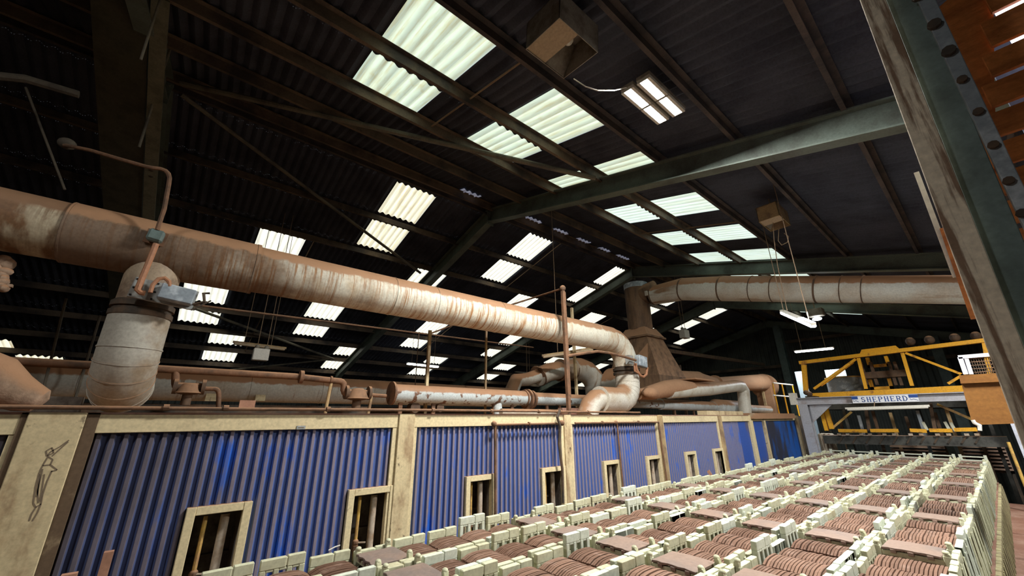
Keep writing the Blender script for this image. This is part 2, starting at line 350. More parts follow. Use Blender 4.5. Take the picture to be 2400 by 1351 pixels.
for side, ux in (('R', (XE - XR) / CO), ('L', (XR - XL) / CO)):
    us = sorted({0.0, ux} | {h[0] for h in holes[side]} | {h[1] for h in holes[side]})
    mb = MB()
    for u0, u1 in zip(us, us[1:]):
        cuts = sorted((h[2], h[3]) for h in holes[side] if h[0] <= u0 + 1e-6 and h[1] >= u1 - 1e-6)
        y = YN
        for a, b in cuts:
            if a > y: corr(mb, side, u0, u1, y, a)
            y = max(y, b)
        corr(mb, side, u0, u1, y, YF)
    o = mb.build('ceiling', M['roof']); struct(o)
    for h in holes[side]:
        wi += 1; mb = MB(); corr(mb, side, h[0] - 0.03, h[1] + 0.03, h[2] - 0.0, h[3], 0.006)
        o = mb.build('window_%d' % wi, M[h[4]]); struct(o)
# narrow glimmers through the ridge capping
for y0 in (3.95, 5.9, 6.92, 7.9, 8.85, 9.8, 15.2, 16.4):
    wi += 1; mb = MB(); corr(mb, 'R', 0.05, 0.30, snap(y0), snap(y0 + 0.5), -0.03)
    struct(mb.build('window_%d' % wi, M['sky_vent']))
mb = MB(); mb.add([(XR - 0.3, YN, ZR + 0.02), (XR, YN, ZR + 0.10), (XR + 0.3, YN, ZR + 0.02), (XR - 0.3, YF, ZR + 0.02), (XR, YF, ZR + 0.10), (XR + 0.3, YF, ZR + 0.02)], [(0, 1, 4, 3), (1, 2, 5, 4)])
struct(mb.build('trim_1', M['roof']))
struct(MB().box(XL, XE, YN, YF, ZF - 0.1, ZF).build('floor', M['concrete']))
ZE_L = ZR - (XR - XL) * S; ZE_R = ZR - (XE - XR) * S
def wavy_wall(name, pts_fn, a0, a1, pitch=0.2, amp=0.02):
    n = int((a1 - a0) / (pitch / 4)); mb = MB(); vs = []
    for i in range(n + 1):
        a = a0 + (a1 - a0) * i / n; o = amp * (1 if i % 4 in (1, 2) else -1)
        vs += list(pts_fn(a, o))
    mb.add(vs, [(2 * i, 2 * i + 1, 2 * i + 3, 2 * i + 2) for i in range(n)]); return struct(mb.build(name, M['wallsheet']))
def gz(x): return ZR - abs(x - XR) * S
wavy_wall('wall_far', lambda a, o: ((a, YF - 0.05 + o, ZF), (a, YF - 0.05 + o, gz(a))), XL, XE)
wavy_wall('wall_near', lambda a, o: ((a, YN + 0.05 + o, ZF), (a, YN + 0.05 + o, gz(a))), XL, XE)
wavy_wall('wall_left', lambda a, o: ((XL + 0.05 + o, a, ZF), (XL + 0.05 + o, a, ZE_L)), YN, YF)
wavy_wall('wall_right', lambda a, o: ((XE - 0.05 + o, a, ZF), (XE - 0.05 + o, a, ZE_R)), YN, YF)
# portal frames
for fi, y in enumerate((-7.0, -1.1, 4.92, 10.9, 16.9, 22.9)):
    lab = ['green steel portal frame behind the camera by the near gable', 'nearest green steel portal frame, its rafter running up the left edge',
           'second green steel portal frame, apex above the middle of the long duct', 'third green steel portal frame, apex above the brown stack',
           'fourth green steel portal frame, beyond the brown stack and right-hand duct', 'last green steel portal frame against the far gable'][fi]
    t = thing('steel_portal', lab, 'steel frame', (XR, y, ZF), 'steel portal frames of the shed')
    dz = 0.33
    for sgn, xe in ((-1, XL + 0.35), (1, XE - 0.35)):
        a = Vector((XR, y, ZR - dz)); b = Vector((xe, y, gz(xe) - dz))
        mb = MB().ibeam(a, b, 0.17, 0.32, 0.014)
        # haunch near the eaves
        d = (b - a).normalized(); h0 = b - d * 2.2
        mb.prism([h0 + Vector((0, -0.007, -0.15)), b + Vector((0, -0.007, -0.15)), b + Vector((0, -0.007, -0.55))], (0, 0.014, 0))
        mb.bar(h0 + Vector((0, 0, -0.16)), b + Vector((0, 0, -0.56)), 0.17, 0.016)
        mb.build('rafter', M['green_steel'], t)
        MB().ibeam((xe, y, ZF), (xe, y, gz(xe) - 0.35), 0.17, 0.32, 0.014, up=(1, 0, 0)).build('column', M['green_steel'], t)
    mb = MB().box(XR - 0.012, XR + 0.012, y - 0.09, y + 0.09, ZR - dz - 0.25, ZR - dz + 0.13)
    for k in (-1, 1):
        for z in (-0.2, -0.05, 0.08): mb.tube([(XR - 0.03, y + 0.05 * k, ZR - dz + z), (XR + 0.03, y + 0.05 * k, ZR - dz + z)], 0.015, 6)
    mb.build('apex_plate', M['green_steel'], t)
# purlins
PR = [0.12, 1.2, 2.28, 3.40, 4.52, 5.6, 6.7, 7.8, 8.9, 10.0, 11.1]
PL = [0.12, 1.5, 2.86, 4.15, 5.5, 7.15, 8.55, 9.95, 11.3]
for side, PU in (('R', PR), ('L', PL)):
    for k, u in enumerate(PU):
        mb = MB(); p0 = rp(side, u, YN + 0.1, -0.05); p1 = rp(side, u, YF - 0.1, -0.05); dn = Vector((0, 0, -1))
        sg = 1 if side == 'R' else -1
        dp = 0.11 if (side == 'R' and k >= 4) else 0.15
        mb.bar(p0 + dn * dp / 2, p1 + dn * dp / 2, 0.006, dp)
        mb.bar(p0 + Vector((sg * 0.03, 0, -0.004)), p1 + Vector((sg * 0.03, 0, -0.004)), 0.06, 0.006)
        mb.bar(p0 + Vector((-sg * 0.02, 0, -dp)), p1 + Vector((-sg * 0.02, 0, -dp)), 0.045, 0.006)
        mb.bar(p0 + Vector((-sg * 0.042, 0, -dp + .01)), p1 + Vector((-sg * 0.042, 0, -dp + .01)), 0.005, 0.02)
        o = mb.build('purlin', M['purlin_dim_lit' if (side == 'R' and k >= 4) or (side == 'L' and k == 0) else 'purlin'])
        tag(o, 'dusty purlin on the %s roof slope, %s one down from the ridge' % ('right' if side == 'R' else 'left', ORD[k]), 'purlin', 'purlins under the roof sheets')
# sag rods between purlins
def rod(a, b, label, r=0.012, name='sag_rod', m='rod', cat='rod', group='thin tie rods between the purlins'):
    return tag(MB().tube([a, b], r, 6).build(name, M[m]), label, cat, group)
sr = [('R', 2.28, 4.52, 2.15, 'right slope just right of the nearest pair of rooflights'), ('R', 2.28, 4.52, 7.9, 'right slope between the fourth and fifth rooflight pairs'),
      ('L', 0.12, 2.86, 7.62, 'left slope beside the high rooflights left of the stack'), ('L', 7.15, 9.95, 1.45, 'left slope above the small unlit flood light'),
      ('L', 5.5, 8.55, 7.4, 'left slope beside rooflights under the long duct'), ('L', 2.86, 5.5, 1.75, 'left slope beside the rooflight above the rusty duct'),
      ('L', 2.86, 5.5, 13.6, 'left slope beside the rooflight behind the two posts')]
for s_, u0, u1, y, l in sr:
    rod(rp(s_, u0, y, -0.12), rp(s_, u1, y, -0.12), 'thin rusty tie rod on the ' + l)
# wind braces
def brace(p1, p2, r, label, m='brace'):
    mb = MB().tube([p1, p2], r, 8); o = mb.build('wind_brace', M[m]); return tag(o, label, 'brace', 'diagonal roof braces')
brace(on_roof(425, 222, 'L'), on_roof(985, 640, 'L'), 0.035, 'long tan diagonal brace crossing the left slope to the second frame')
brace(on_roof(425, 195, 'L'), on_roof(1395, 418, 'R'), 0.042, 'long green-grey diagonal brace reaching the second frame near the yellowed rooflights')
brace(on_roof(425, 712, 'L'), on_roof(782, 842, 'L'), 0.04, 'lower brown diagonal brace running to the foot of the second frame')
brace(on_roof(520, 870, 'L', -.5), on_roof(775, 843, 'L'), 0.03, 'dark brace low on the left, meeting the lower brown brace')
brace(P(438, -10, y=-1.0), P(326, 345, y=-1.0), 0.014, 'thin pale stay beside the nearest rafter')
brace(P(378, -10, y=-0.9), P(330, 140, y=-0.9), 0.010, 'thin dark stay close beside the nearest rafter')
# heavy girder close above the left of the view
def near_girder():
    t = thing('inclined_girder', 'wide dark olive girder with lighter flange, running down behind the rusty duct at left', 'girder', (-4.6, -1.5, 4.1))
    k = 0.85
    a = Vector((-4.0, -1.40, 5.215)) * k; b = Vector((-15.2, -1.40, 2.22)) * k
    tq = (-4.46 - a.x) / (b.x - a.x); a = a.lerp(b, tq)
    mb = MB().bar(a + Vector((0, 0.21, 0)), b + Vector((0, 0.21, 0)), 0.145, 0.02); mb.build('flange', M['olive'], t)
    MB().bar(a + Vector((0, -0.10, 0.04)), b + Vector((0, -0.10, 0.04)), 0.44, 0.05).build('plate', M['olive_dark'], t)
    mb = MB()
    for q in (0.30, 0.315):
        p = a.lerp(b, q) + Vector((0, 0.21, -0.012)); mb.ell(p, (0.02, 0.03, 0.012), 8, 4)
    mb.build('bolt', M['dark_metal'], t)
M['olive'] = surface('olive_flange_paint', (0.20, 0.20, 0.14), (0.13, 0.13, 0.09), 6, rough=0.6)
M['olive_dark'] = surface('dark_olive_plate', (0.07, 0.067, 0.045), (0.045, 0.045, 0.03), 5, rough=0.7)
near_girder()
# ------------------------------------------------------------------ light fittings
def twin_led(x, y, z, label, k=1.0):
    t = thing('led_high_bay', label, 'lamp', (x, y, z), 'twin LED high bay lamps')
    tilt = Matrix.Rotation(0.12, 3, 'Y')
    o = (x, y, z)
    hb = MB(); lb = MB(); fr = MB()
    for i in (-0.095, 0.095):
        hb.box(x + i - 0.075, x + i + 0.075, y - 0.37, y + 0.37, z + 0.02, z + 0.06, tilt, o)
        for j in (-0.185, 0.185):
            lb.box(x + i - 0.042, x + i + 0.042, y + j - 0.165, y + j + 0.165, z - 0.004, z + 0.018, tilt, o)
            for e in (-1, 1):
                fr.box(x + i + e * 0.058 - 0.016, x + i + e * 0.058 + 0.016, y + j - 0.175, y + j + 0.175, z - 0.014, z + 0.02, tilt, o)
                fr.box(x + i - 0.07, x + i + 0.07, y + j + e * 0.174 - 0.004, y + j + e * 0.174 + 0.004, z - 0.014, z + 0.02, tilt, o)
    hs_ = hb.build('housing', M['fitting'], t); fr.build('reflector_frame', M['white_fit'], hs_); lb.build('led_panel', M['lamp'], hs_)
    mb = MB(); h = gz(x) - 0.2 - z
    for j in (-0.25, 0.25): mb.tube([(x, y + j, z + 0.05), (x, y + j, z + h)], 0.006, 6)
    mb.build('hanger', M['rod'], t)
    light('led_light', 'AREA', (x, y, z - 0.03), LAMP_W * k, t, 0.34, 0.72, (0, 0.12, 0), (1.0, 0.98, 0.94))
twin_led(-1.57, 3.36, 3.30, 'twin LED high bay lamp glaring white below the right roof slope')
twin_led(-1.55, -3.2, 3.30, 'twin LED lamp added out of view above and behind the camera, as fill', 0.25)  # added unseen lamp, brightens the near side
twin_led(1.35, 3.9, 2.55, 'twin LED high bay lamp to the right, hidden behind the big column', 0.65)
twin_led(1.35, 9.9, 2.55, 'twin LED high bay lamp at the far right, hidden behind the big column', 0.8)
def high_bay(c, L_, W_, H_, label, bulb=True, tilt=0.0, mat='fitting'):
    """open box: sides, one half-length reflector plate, a bulb"""
    x, y, z = c; t = thing('high_bay_fitting', label, 'light fitting', c, 'old unlit high bay boxes')
    R_ = Matrix.Rotation(tilt, 3, 'Y'); mb = MB(); a = 0.006
    mb.box(x - W_ / 2, x - W_ / 2 + a, y - L_ / 2, y + L_ / 2, z, z + H_, R_, c); mb.box(x + W_ / 2 - a, x + W_ / 2, y - L_ / 2, y + L_ / 2, z, z + H_, R_, c)
    mb.box(x - W_ / 2, x + W_ / 2, y - L_ / 2, y - L_ / 2 + a, z, z + H_, R_, c); mb.box(x - W_ / 2, x + W_ / 2, y + L_ / 2 - a, y + L_ / 2, z, z + H_, R_, c)
    mb.box(x - W_ / 2, x + W_ / 2, y - L_ / 2, y + L_ / 2, z + H_ - a, z + H_, R_, c)
    mb.build('housing', M[mat], t)
    MB().box(x - W_ / 2 + a, x + W_ / 2 - a, y - L_ / 2 + a, y - L_ * 0.02, z + 0.012, z + 0.02, R_, c).build('gear_tray', M['fitting_tan'], t)
    mb = MB(); mb.prism([(x - W_ / 2 + .01, y, z + .03), (x - W_ / 2 + .01, y + L_ / 2 - .01, z + .03), (x - W_ * .1, y + L_ / 2 - .01, z + H_ - .03), (x - W_ * .1, y, z + H_ - .03)], (0.004, 0, 0.004)); mb.build('reflector', M['fitting'], t)
    if bulb: MB().ell((x + W_ * 0.12, y + L_ * 0.08, z + H_ * 0.45), (0.05, 0.05, 0.07)).tube([(x + W_ * .12, y + L_ * .08, z + H_ * .5), (x + W_ * .12, y + L_ * .08, z + H_ - .01)], 0.025, 8).build('bulb', M['white_fit'], t)
    MB().tube([(x, y, z + H_), (x, y, gz(x) - 0.1)], 0.01, 6).build('hanger', M['rod'], t)
    return t
M['fitting_tan'] = surface('dusty_tan_tray', (0.44, 0.34, 0.22), None, rough=0.7)
high_bay((-1.70, 2.02, 3.14), 0.50, 0.42, 0.30, 'large old open high bay box hanging between the rooflights and the glaring lamp', tilt=0.1)
high_bay((-1.60, 7.05, 3.06), 0.55, 0.30, 0.26, 'old high bay box with looping flex, hanging above the right-hand duct', tilt=0.0, mat='old_tan')
tag(MB().tube([P(1345, 185, z=3.2), P(1372, 203, z=3.05), P(1400, 212, z=3.05), P(1440, 212, z=3.25), P(1468, 205, z=3.32)], 0.006, 6).build('lamp_flex', M['white_fit']),
    'pale flex looping from the large high bay box to the glaring lamp', 'cable')
def batten(a, b, label, mat, w=0.07, body='fitting', hang=None, glow=0, name='batten_light'):
    a = Vector(a); b = Vector(b); c = (a + b) / 2; t = thing(name, label, 'strip light', c, 'batten lights')
    MB().bar(a + Vector((0, 0, .03)), b + Vector((0, 0, .03)), w * 0.8, 0.04).build('housing', M[body], t)
    mb = MB(); e = (b - a) * 0.02
    if mat: mb.bar(a + e, b - e, w, 0.05); mb.build('diffuser', M[mat], t, bevel=0.012)
    if hang:
        mb = MB()
        for q in hang:
            p = a.lerp(b, q); mb.tube([p + Vector((0, 0, .04)), (p.x, p.y, gz(p.x) - 0.03)], 0.006, 5)
        mb.build('suspension_wire', M['rod'], t)
    if glow:
        l = light('tube_light', 'AREA', c - Vector((0, 0, .04)), glow, t, 0.08, (b - a).length * 0.9, (0, 0, math.atan2(-(b - a).x, (b - a).y)), (0.9, 0.95, 1.0))
    return t
batten(P(1833, 733, y=7.7), P(1908, 765, y=6.4), 'bright strip light hanging on a flex beyond the right-hand duct', 'tube', 0.075, 'white_fit', (0.08, 0.9), 60)
batten(P(1862, 826, y=15.5), P(1955, 817, y=15.5), 'bright strip light above the yellow truss by the far wall', 'tube', 0.10, 'white_fit', (0.2, 0.8), 110)
batten(P(953, 853, x=-13), P(1028, 861, x=-13), 'lit strip light low under the far left slope, above the grey pipe', 'tube', 0.11, 'white_fit', (0.15, 0.85), 10)
batten(P(545, 805, x=-9.5), P(670, 820, x=-9.5), 'unlit tan batten hanging under the left rooflights', 'fitting_tan', 0.07, 'old_tan', (0.2, 0.7))
batten(P(1270, 838, x=-5.5), P(1392, 820, x=-4.95), 'unlit tan batten hanging beside the tall rusty post', 'fitting_tan', 0.06, 'old_tan', (0.3,))
batten(P(1208, 874, x=-12.5), P(1262, 878, x=-12.5), 'unlit grey batten far off above the pipe arch', None, 0.09, 'fitting', (0.5,))
batten(P(1982, 961, y=12.3), P(2180, 955, y=12.3), 'long pale unlit batten under the lettered beam', 'white_fit', 0.07, 'white_fit')
q0 = P(2050, 959, y=12.3); tag(MB().tube([q0 + Vector((0, 0, .03)), (q0.x, 12.5, .33)], .01, 6).build('hook_bracket', M['rod']), 'thin hook holding the pale batten under the lettered beam', 'bracket')
def flood(c, label, s=0.16):
    c = Vector(c); t = thing('flood_light', label, 'light fitting', c, 'small square flood lights')
    MB().box(c.x - s * .3, c.x + s * .3, c.y - s / 2, c.y + s / 2, c.z - s * .42, c.z + s * .42).build('housing', M['white_fit'], t, bevel=0.01)
    mb = MB()
    for j in (-0.3, 0.3): mb.ell((c.x, c.y + j * s, c.z + s * 0.55), s * 0.16, 8, 5)
    mb.build('lamp_head', M['fitting'], t)
    MB().tube([c + Vector((0, -s * .3, s * .6)), (c.x, c.y - s * .3, gz(c.x) - .03)], 0.007, 5).tube([c + Vector((0, s * .3, s * .6)), (c.x, c.y + s * .3, gz(c.x) - .03)], 0.007, 5).build('suspension_wire', M['rod'], t)
flood(P(611, 832, x=-9.0), 'small cream flood light hung on two wires under the left rooflights', 0.27)
flood(P(1238, 887, x=-12.0), 'tiny cream flood light far off above the pipe arch', 0.26)
flood(P(1604, 784, y=13.0), 'dusty box light among the far rooflights right of the brown stack', 0.34)
def led_spot():
    c = P(1915, 748, y=14.0); t = thing('far_spot_light', 'small round blue-white lamp beyond the hanging strip light', 'lamp', c)
    MB().box(c.x - .2, c.x + .2, c.y - .15, c.y + .15, c.z + .08, c.z + .30).build('housing', M['fitting'], t, bevel=.02)
    MB().ell(c, (.12, .12, .05)).build('lens', M['tube_dim'], t)
    MB().tube([c + Vector((0, 0, .3)), (c.x, c.y, gz(c.x) - .1)], .008, 5).build('hanger', M['rod'], t)
led_spot()
def flex(pts, label, r=0.006, m='rod', cat='cable'):
    return tag(MB().tube(pts, r, 6).build('hanging_flex', M[m]), label, cat)
flex([P(1812, 522, y=6.9), P(1814, 560, y=6.9), P(1822, 620, y=7.2), P(1836, 690, y=7.5), P(1845, 728, y=7.65)], 'long pale flex dropping from the old box to the hanging strip light')
flex([P(1826, 530, y=7.0), P(1824, 565, y=7.0), P(1832, 575, y=7.05), P(1846, 568, y=7.1), P(1848, 555, y=7.1), P(1838, 547, y=7.1)], 'short loop of flex under the old high bay box')

# ------------------------------------------------------------------ the kiln
XK = -3.5
kiln = thing('tunnel_kiln', 'long tunnel kiln clad in dusty blue ribbed sheets between cream steel posts', 'kiln', (XK - 2.5, 5, ZF))
ZT, ZB = 0.055, -0.065       # top and underside of the cream top rail
KY0, KY1 = -5.0, 15.5
MB().box(XK - 5.2, XK - 0.45, KY0, KY1, ZF, ZT - 0.02).build('body', M['dark_metal'], kiln)
MB().box(XK - 0.45, XK + 0.01, KY0, 9.75, ZT - 0.012, ZT).build('roof_edge', M['car'], kiln)
def ribbed(y0, y1, z0, z1, pitch=0.0617, d=0.02, m='blue'):
    """trapezoid-ribbed sheet; object x = height of the rib"""
    mb = MB(); n = int(round((y1 - y0) / pitch)); vs = []; p = (y1 - y0) / n; prof = []
    for i in range(n): prof += [(y0 + p * i, 0), (y0 + p * (i + .32), 0), (y0 + p * (i + .50), d), (y0 + p * (i + .80), d), (y0 + p * (i + .98), 0)]
    prof.append((y1, 0))
    for y, x in prof: vs += [(x, y, z0), (x, y, z1)]
    mb.add(vs, [(2 * i, 2 * i + 1, 2 * i + 3, 2 * i + 2) for i in range(len(prof) - 1)])
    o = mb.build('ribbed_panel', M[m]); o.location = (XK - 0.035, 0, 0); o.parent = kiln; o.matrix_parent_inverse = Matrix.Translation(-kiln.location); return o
posts = [(-4.78, 0.2), (-2.6, 0.2), (-0.515, 0.23), (1.648, 0.155), (3.80, 0.13), (5.97, 0.14), (8.12, 0.14)]
def beam_post(yc, w, m='cream_post', x=XK + 0.02):
    MB().box(x - 0.10, x, yc - w / 2, yc + w / 2, ZF, ZT - 0.002).build('post', M[m], kiln, bevel=0.004)
    MB().box(x - 0.11, x - 0.02, yc - w / 2 - 0.012, yc - w / 2 - 0.002, ZF, ZT - 0.004).build('post_gap', M['black'], kiln)
for yc, wdt in posts: beam_post(yc, wdt, 'old_tan' if yc > 5 else 'cream_post')
M['soot_brown'] = surface('sooty_brown_edge', (0.13, 0.085, 0.05), (0.30, 0.22, 0.13), 6, (0.55, 0.75), rough=.8)
MB().box(XK - .06, XK + .010, -.398, -.345, ZF, ZT - .003).build('sooty_edge', M['soot_brown'], kiln)
MB().box(XK - .06, XK + .010, -.655, -.632, ZF, ZT - .003).build('sooty_edge', M['soot_brown'], kiln)
def opening(y0, y1, zt, zb=-2.9):
    fw = 0.05; x0, x1 = XK - 0.04, XK + 0.012
    mb = MB().box(x0, x1, y0, y0 + fw, zb, zt).box(x0, x1, y1 - fw, y1, zb, zt).box(x0, x1 - .002, y0 + fw, y1 - fw, zt - fw, zt).box(x0, x1 - .002, y0 + fw, y1 - fw, zb, zb + fw)
    mb.build('opening_frame', M['cream'], kiln, bevel=0.003)
    xb = XK - 0.30
    mb = MB().box(xb, xb + 0.01, y0 + fw, y1 - fw, zb, zt).box(xb, XK - .04, y0 + fw - .01, y0 + fw, zb, zt).box(xb, XK - .04, y1 - fw, y1 - fw + .01, zb, zt).box(xb, XK - .04, y0, y1, zt - .06, zt - .05)
    mb.box(xb + .01, xb + .05, y0 + fw, y1 - fw, zt - 0.36, zt - 0.34)
    mb.build('recess', M['recess'], kiln)
    w_ = y1 - y0; ya = y0 + w_ * 0.32; yb = y0 + w_ * 0.62; xp = XK - 0.075
    mb = MB().tube([(xp, ya, zb + .05), (xp, ya, zt - .07)], 0.013, 8); gas_ = mb.build('gas_pipe', M['gas_yellow'], kiln)
    mb = MB().tube([(xp, yb, zt - .50), (xp, yb, zt - .07)], 0.027, 12).tube([(xp, yb, zt - .56), (xp, yb, zt - .62), (xp + .02, yb + .02, zt - .75), (xp + .05, yb + .06, zt - .9)], 0.03, 10)
    air_ = mb.build('air_pipe', M['pale_pipe'], kiln)
    mb = MB(); ring(mb, (xp, yb, zt - .48), (0, 0, 1), .027, .03, .018, 12); ring(mb, (xp, yb, zt - .55), (0, 0, 1), .027, .05, .022, 10); mb.ell((xp + .02, yb, zt - .53), .04, 8, 6); mb.build('valve', M['rust'], air_)
    mb = MB(); mb.ell((xp, ya, zt - .40), .026, 8, 6); ring(mb, (xp, ya, zt - .44), (0, 0, 1), .013, .04, .012, 8); mb.build('valve', M['rust'], gas_)
    MB().bar((xp + .03, yb + .01, zt - .53), (xp + .05, yb + .10, zt - .45), .014, .005).build('valve_lever', M['pale_pipe'], air_)
    MB().bar((xp + .01, ya, zt - .40), (xp + .03, ya + .07, zt - .405), .012, .008).build('valve_lever', M['pale_pipe'], gas_)
for i in range(len(posts) - 1):
    (ya, wa), (yb, wb) = posts[i], posts[i + 1]
    y0, y1 = ya + wa / 2, yb - wb / 2
    MB().box(XK - 0.05, XK + 0.006, y0, y1, ZB, ZT - 0.004).build('top_rail', M['cream'], kiln, bevel=0.003)
    MB().box(XK - 0.05, XK + 0.002, y0, y0 + 0.035, ZF, ZB).build('side_rail', M['cream'], kiln)
    MB().box(XK - 0.05, XK + 0.002, y1 - 0.045, y1, ZF, ZB).build('side_rail', M['cream'], kiln)
    yc = ya if i > 1 else ya
    base = [-0.515, 1.62, 3.77, 5.94][i - 2] if 2 <= i <= 5 else None
    yy0, yy1 = y0 + 0.035, y1 - 0.045; zt_ = -0.53
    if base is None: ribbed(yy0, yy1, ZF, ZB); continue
    o1 = (base + 0.70, base + 1.06); o2 = (base + 1.72, min(base + 2.12, y1 + 0.03))
    if i == 2: o2 = (1.20, 1.60)
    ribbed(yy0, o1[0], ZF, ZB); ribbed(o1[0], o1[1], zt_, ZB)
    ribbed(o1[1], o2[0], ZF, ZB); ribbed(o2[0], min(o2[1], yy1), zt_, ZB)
    opening(o1[0], o1[1], zt_); opening(o2[0], o2[1] - 0.005, zt_)
MB().box(XK - 0.05, XK + 0.006, KY0 + .1, -4.9, ZB, ZT - .004).build('top_rail', M['cream'], kiln)
# little name plate and scribble, both fixed to or drawn on the kiln front
o = MB().box(XK + 0.006, XK + 0.012, 0.745, 0.805, ZB + 0.002, ZB + 0.028).build('label_plate', M['box_grey'], kiln); o['label'] = 'tiny blue-grey label plate'
MB().box(XK + 0.012, XK + 0.0135, 0.755, 0.795, ZB + 0.012, ZB + 0.017).build('label_marks', M['charcoal'], kiln)
mb = MB(); rs = random.Random(3)
def scr(pts, wd=0.006):
    q = [P(px, py, x=XK + 0.0206) for px, py in pts]
    for a, b in zip(q, q[1:]): mb.bar(a, b, 0.0012, wd, up=(0, 1, 0.2))
for pts in ([(162, 1032), (140, 1048), (118, 1060), (112, 1068)], [(160, 1036), (142, 1052), (122, 1070)], [(108, 1058), (122, 1050), (126, 1062), (110, 1070), (108, 1058)],
            [(112, 1070), (124, 1078), (118, 1090), (100, 1092), (112, 1072)], [(100, 1092), (92, 1110), (84, 1140), (78, 1180), (84, 1190), (96, 1182), (100, 1160), (110, 1130), (122, 1104)],
            [(118, 1090), (134, 1102), (120, 1106)], [(84, 1190), (74, 1206), (68, 1222)], [(96, 1182), (88, 1202), (76, 1222)], [(94, 1112), (88, 1150), (90, 1180)], [(104, 1112), (98, 1150), (94, 1176)], [(100, 1100), (92, 1135), (86, 1165)]):
    scr(pts)
mb.build('charcoal_scribble', M['charcoal'], kiln)
# far end of the kiln: plain panels, cream posts
for y0, y1, m in ((8.19, 9.55, 'blue_plain'), (9.72, 10.35, 'blue_plain'), (10.45, 12.7, 'blue_bright')):
    MB().box(XK - 0.05, XK - 0.03, y0, y1, ZF, ZB).build('end_panel', M[m], kiln)
    MB().box(XK - 0.05, XK + 0.006, y0, y1, ZB, ZT - 0.01).build('top_rail', M['cream'], kiln)
mb = MB()
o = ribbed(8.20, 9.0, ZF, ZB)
MB().box(XK - .08, XK + .015, 9.55, 9.72, ZF, ZT).build('post', M['cream'], kiln); MB().box(XK - .08, XK + .02, 10.35, 10.45, ZF, ZT).build('post', M['cream_post'], kiln)
MB().box(XK - .08, XK + .02, 12.7, 12.85, ZF, ZT).build('post', M['cream_post'], kiln)
# rusty services on the kiln front
mb = MB().tube([(XK + .03, -5, .085), (XK + .03, 0.2, .08), (XK + .03, 2, .088), (XK + .03, 5.4, .085)], 0.012, 8)
for y in (-.05, .27, .95, 1.9, 2.6, 3.3, 4.2): ring(mb, (XK + .03, y, .086), (0, 1, 0), .012, .03, .008, 8)
tag(mb.build('conduit_pipe', M['rust']), 'thin rusty conduit running along the top edge of the kiln', 'pipe')
mb = MB().tube([(XK + .05, 2.62, -.055), (XK + .05, 3.62, -.05)], .012, 8).ell((XK + .05, 2.62, -.045), .03).ell((XK + .05, 3.66, -.045), .035)
mb.tube([(XK + .05, 3.9, -.05), (XK + .05, 5.85, -.055)], .012, 8)
for y in (3.12, 4.45, 5.3): ring(mb, (XK + .05, y, -.05), (0, 1, 0), .012, .02, .01, 8)
mb.ell((XK + .05, 4.75, -.05), .028)
mb.tube([(XK + .045, 2.64, -.06), (XK + .045, 2.66, -1.6)], .014, 8).tube([(XK + .045, 4.78, -.06), (XK + .045, 4.8, -1.4)], .013, 8).tube([(XK + .05, 5.85, -.055), (XK + .05, 5.9, -1.2)], .012, 8)
tag(mb.build('cable_conduit', M['rust']), 'rusty conduit under the kiln top rail with drops between the blue panels', 'pipe')
mb = MB().tube([P(1312, 962, x=-3.42), P(1306, 978, x=-3.41), P(1313, 1000, x=-3.41), P(1310, 1040, x=-3.41), P(1318, 1100, x=-3.41), P(1320, 1180, x=-3.41)], .016, 8)
tag(mb.build('black_hose', M['dark_metal']), 'black hose drooping over the cream post between the third and fourth openings', 'hose')
# boards leaning on the kiln, bottom left
for (a, b, l) in (((222, 1345), (268, 1291), 'pinkish brown board standing on end against the blue kiln panel, bottom left'), ((143, 1360), (183, 1342), 'end of a second brown board at the very bottom left edge')):
    p0 = P(a[0], 1351, x=-3.2); p1 = P(b[0], b[1], x=-3.2); z1 = p1.z
    o = MB().box(-3.22, -3.18, min(p0.y, p1.y), max(p0.y, p1.y), ZF, z1).build('board', M['board']) if 'board' in M else None
    if o is None:
        M['board'] = surface('pinkish_brown_board', (0.42, 0.22, 0.14), (0.33, 0.17, 0.11), 5, rough=0.8)
        o = MB().box(-3.22, -3.18, min(p0.y, p1.y) + .01, max(p0.y, p1.y), ZF, z1).build('board', M['board'])
    tag(o, l, 'board', 'boards leaning by the kiln')
tag(MB().bar(P(1668, 1118, x=-3.3), P(1660, 1104, x=-3.36), .05, .015, up=(0, 1, 0)).build('board', M['board']), 'small brown board leaning between the last two kiln openings', 'board', 'boards leaning by the kiln')

# ------------------------------------------------------------------ ductwork on the kiln roof
XD, ZD, RD = -4.3, 1.405, 0.229
dt = thing('overhead_duct', 'long rust-streaked overhead duct crossing from the left edge to the elbow by the stack', 'duct', (XD, 3, ZD))
def duct_run(y0, y1, r, z=ZD, name='duct_section', m='duct'):
    return MB().tube([(XD, y0 + (y1 - y0) * i / 6, z) for i in range(7)], r, 32, caps=True).build(name, M[m], dt)
duct_run(-4.3, -0.92, RD, m='duct_old'); duct_run(-0.93, 0.30, RD + 0.012); duct_run(0.28, 5.94, RD - 0.004)
mb = MB()
ring(mb, (XD, -0.92, ZD), (0, 1, 0), RD, .012, .015, 32); ring(mb, (XD, 0.31, ZD), (0, 1, 0), RD, .03, .016, 32)
for y in (-2.4, 1.7, 2.25, 3.3, 4.4, 5.5): ring(mb, (XD, y, ZD), (0, 1, 0), RD - 0.004, .008, .005, 32)
mb.build('seam_band', M['duct'], dt)
EY = 6.39
el = [(XD, 5.92, ZD)] + [(XD, 5.94 + 0.45 * math.sin(a), ZD - 0.45 + 0.45 * math.cos(a)) for a in [math.pi / 2 * k / 5 for k in range(1, 6)]]
MB().tube(el + [(XD, EY, 0.92)], RD - 0.01, 32).build('elbow', M['duct'], dt)
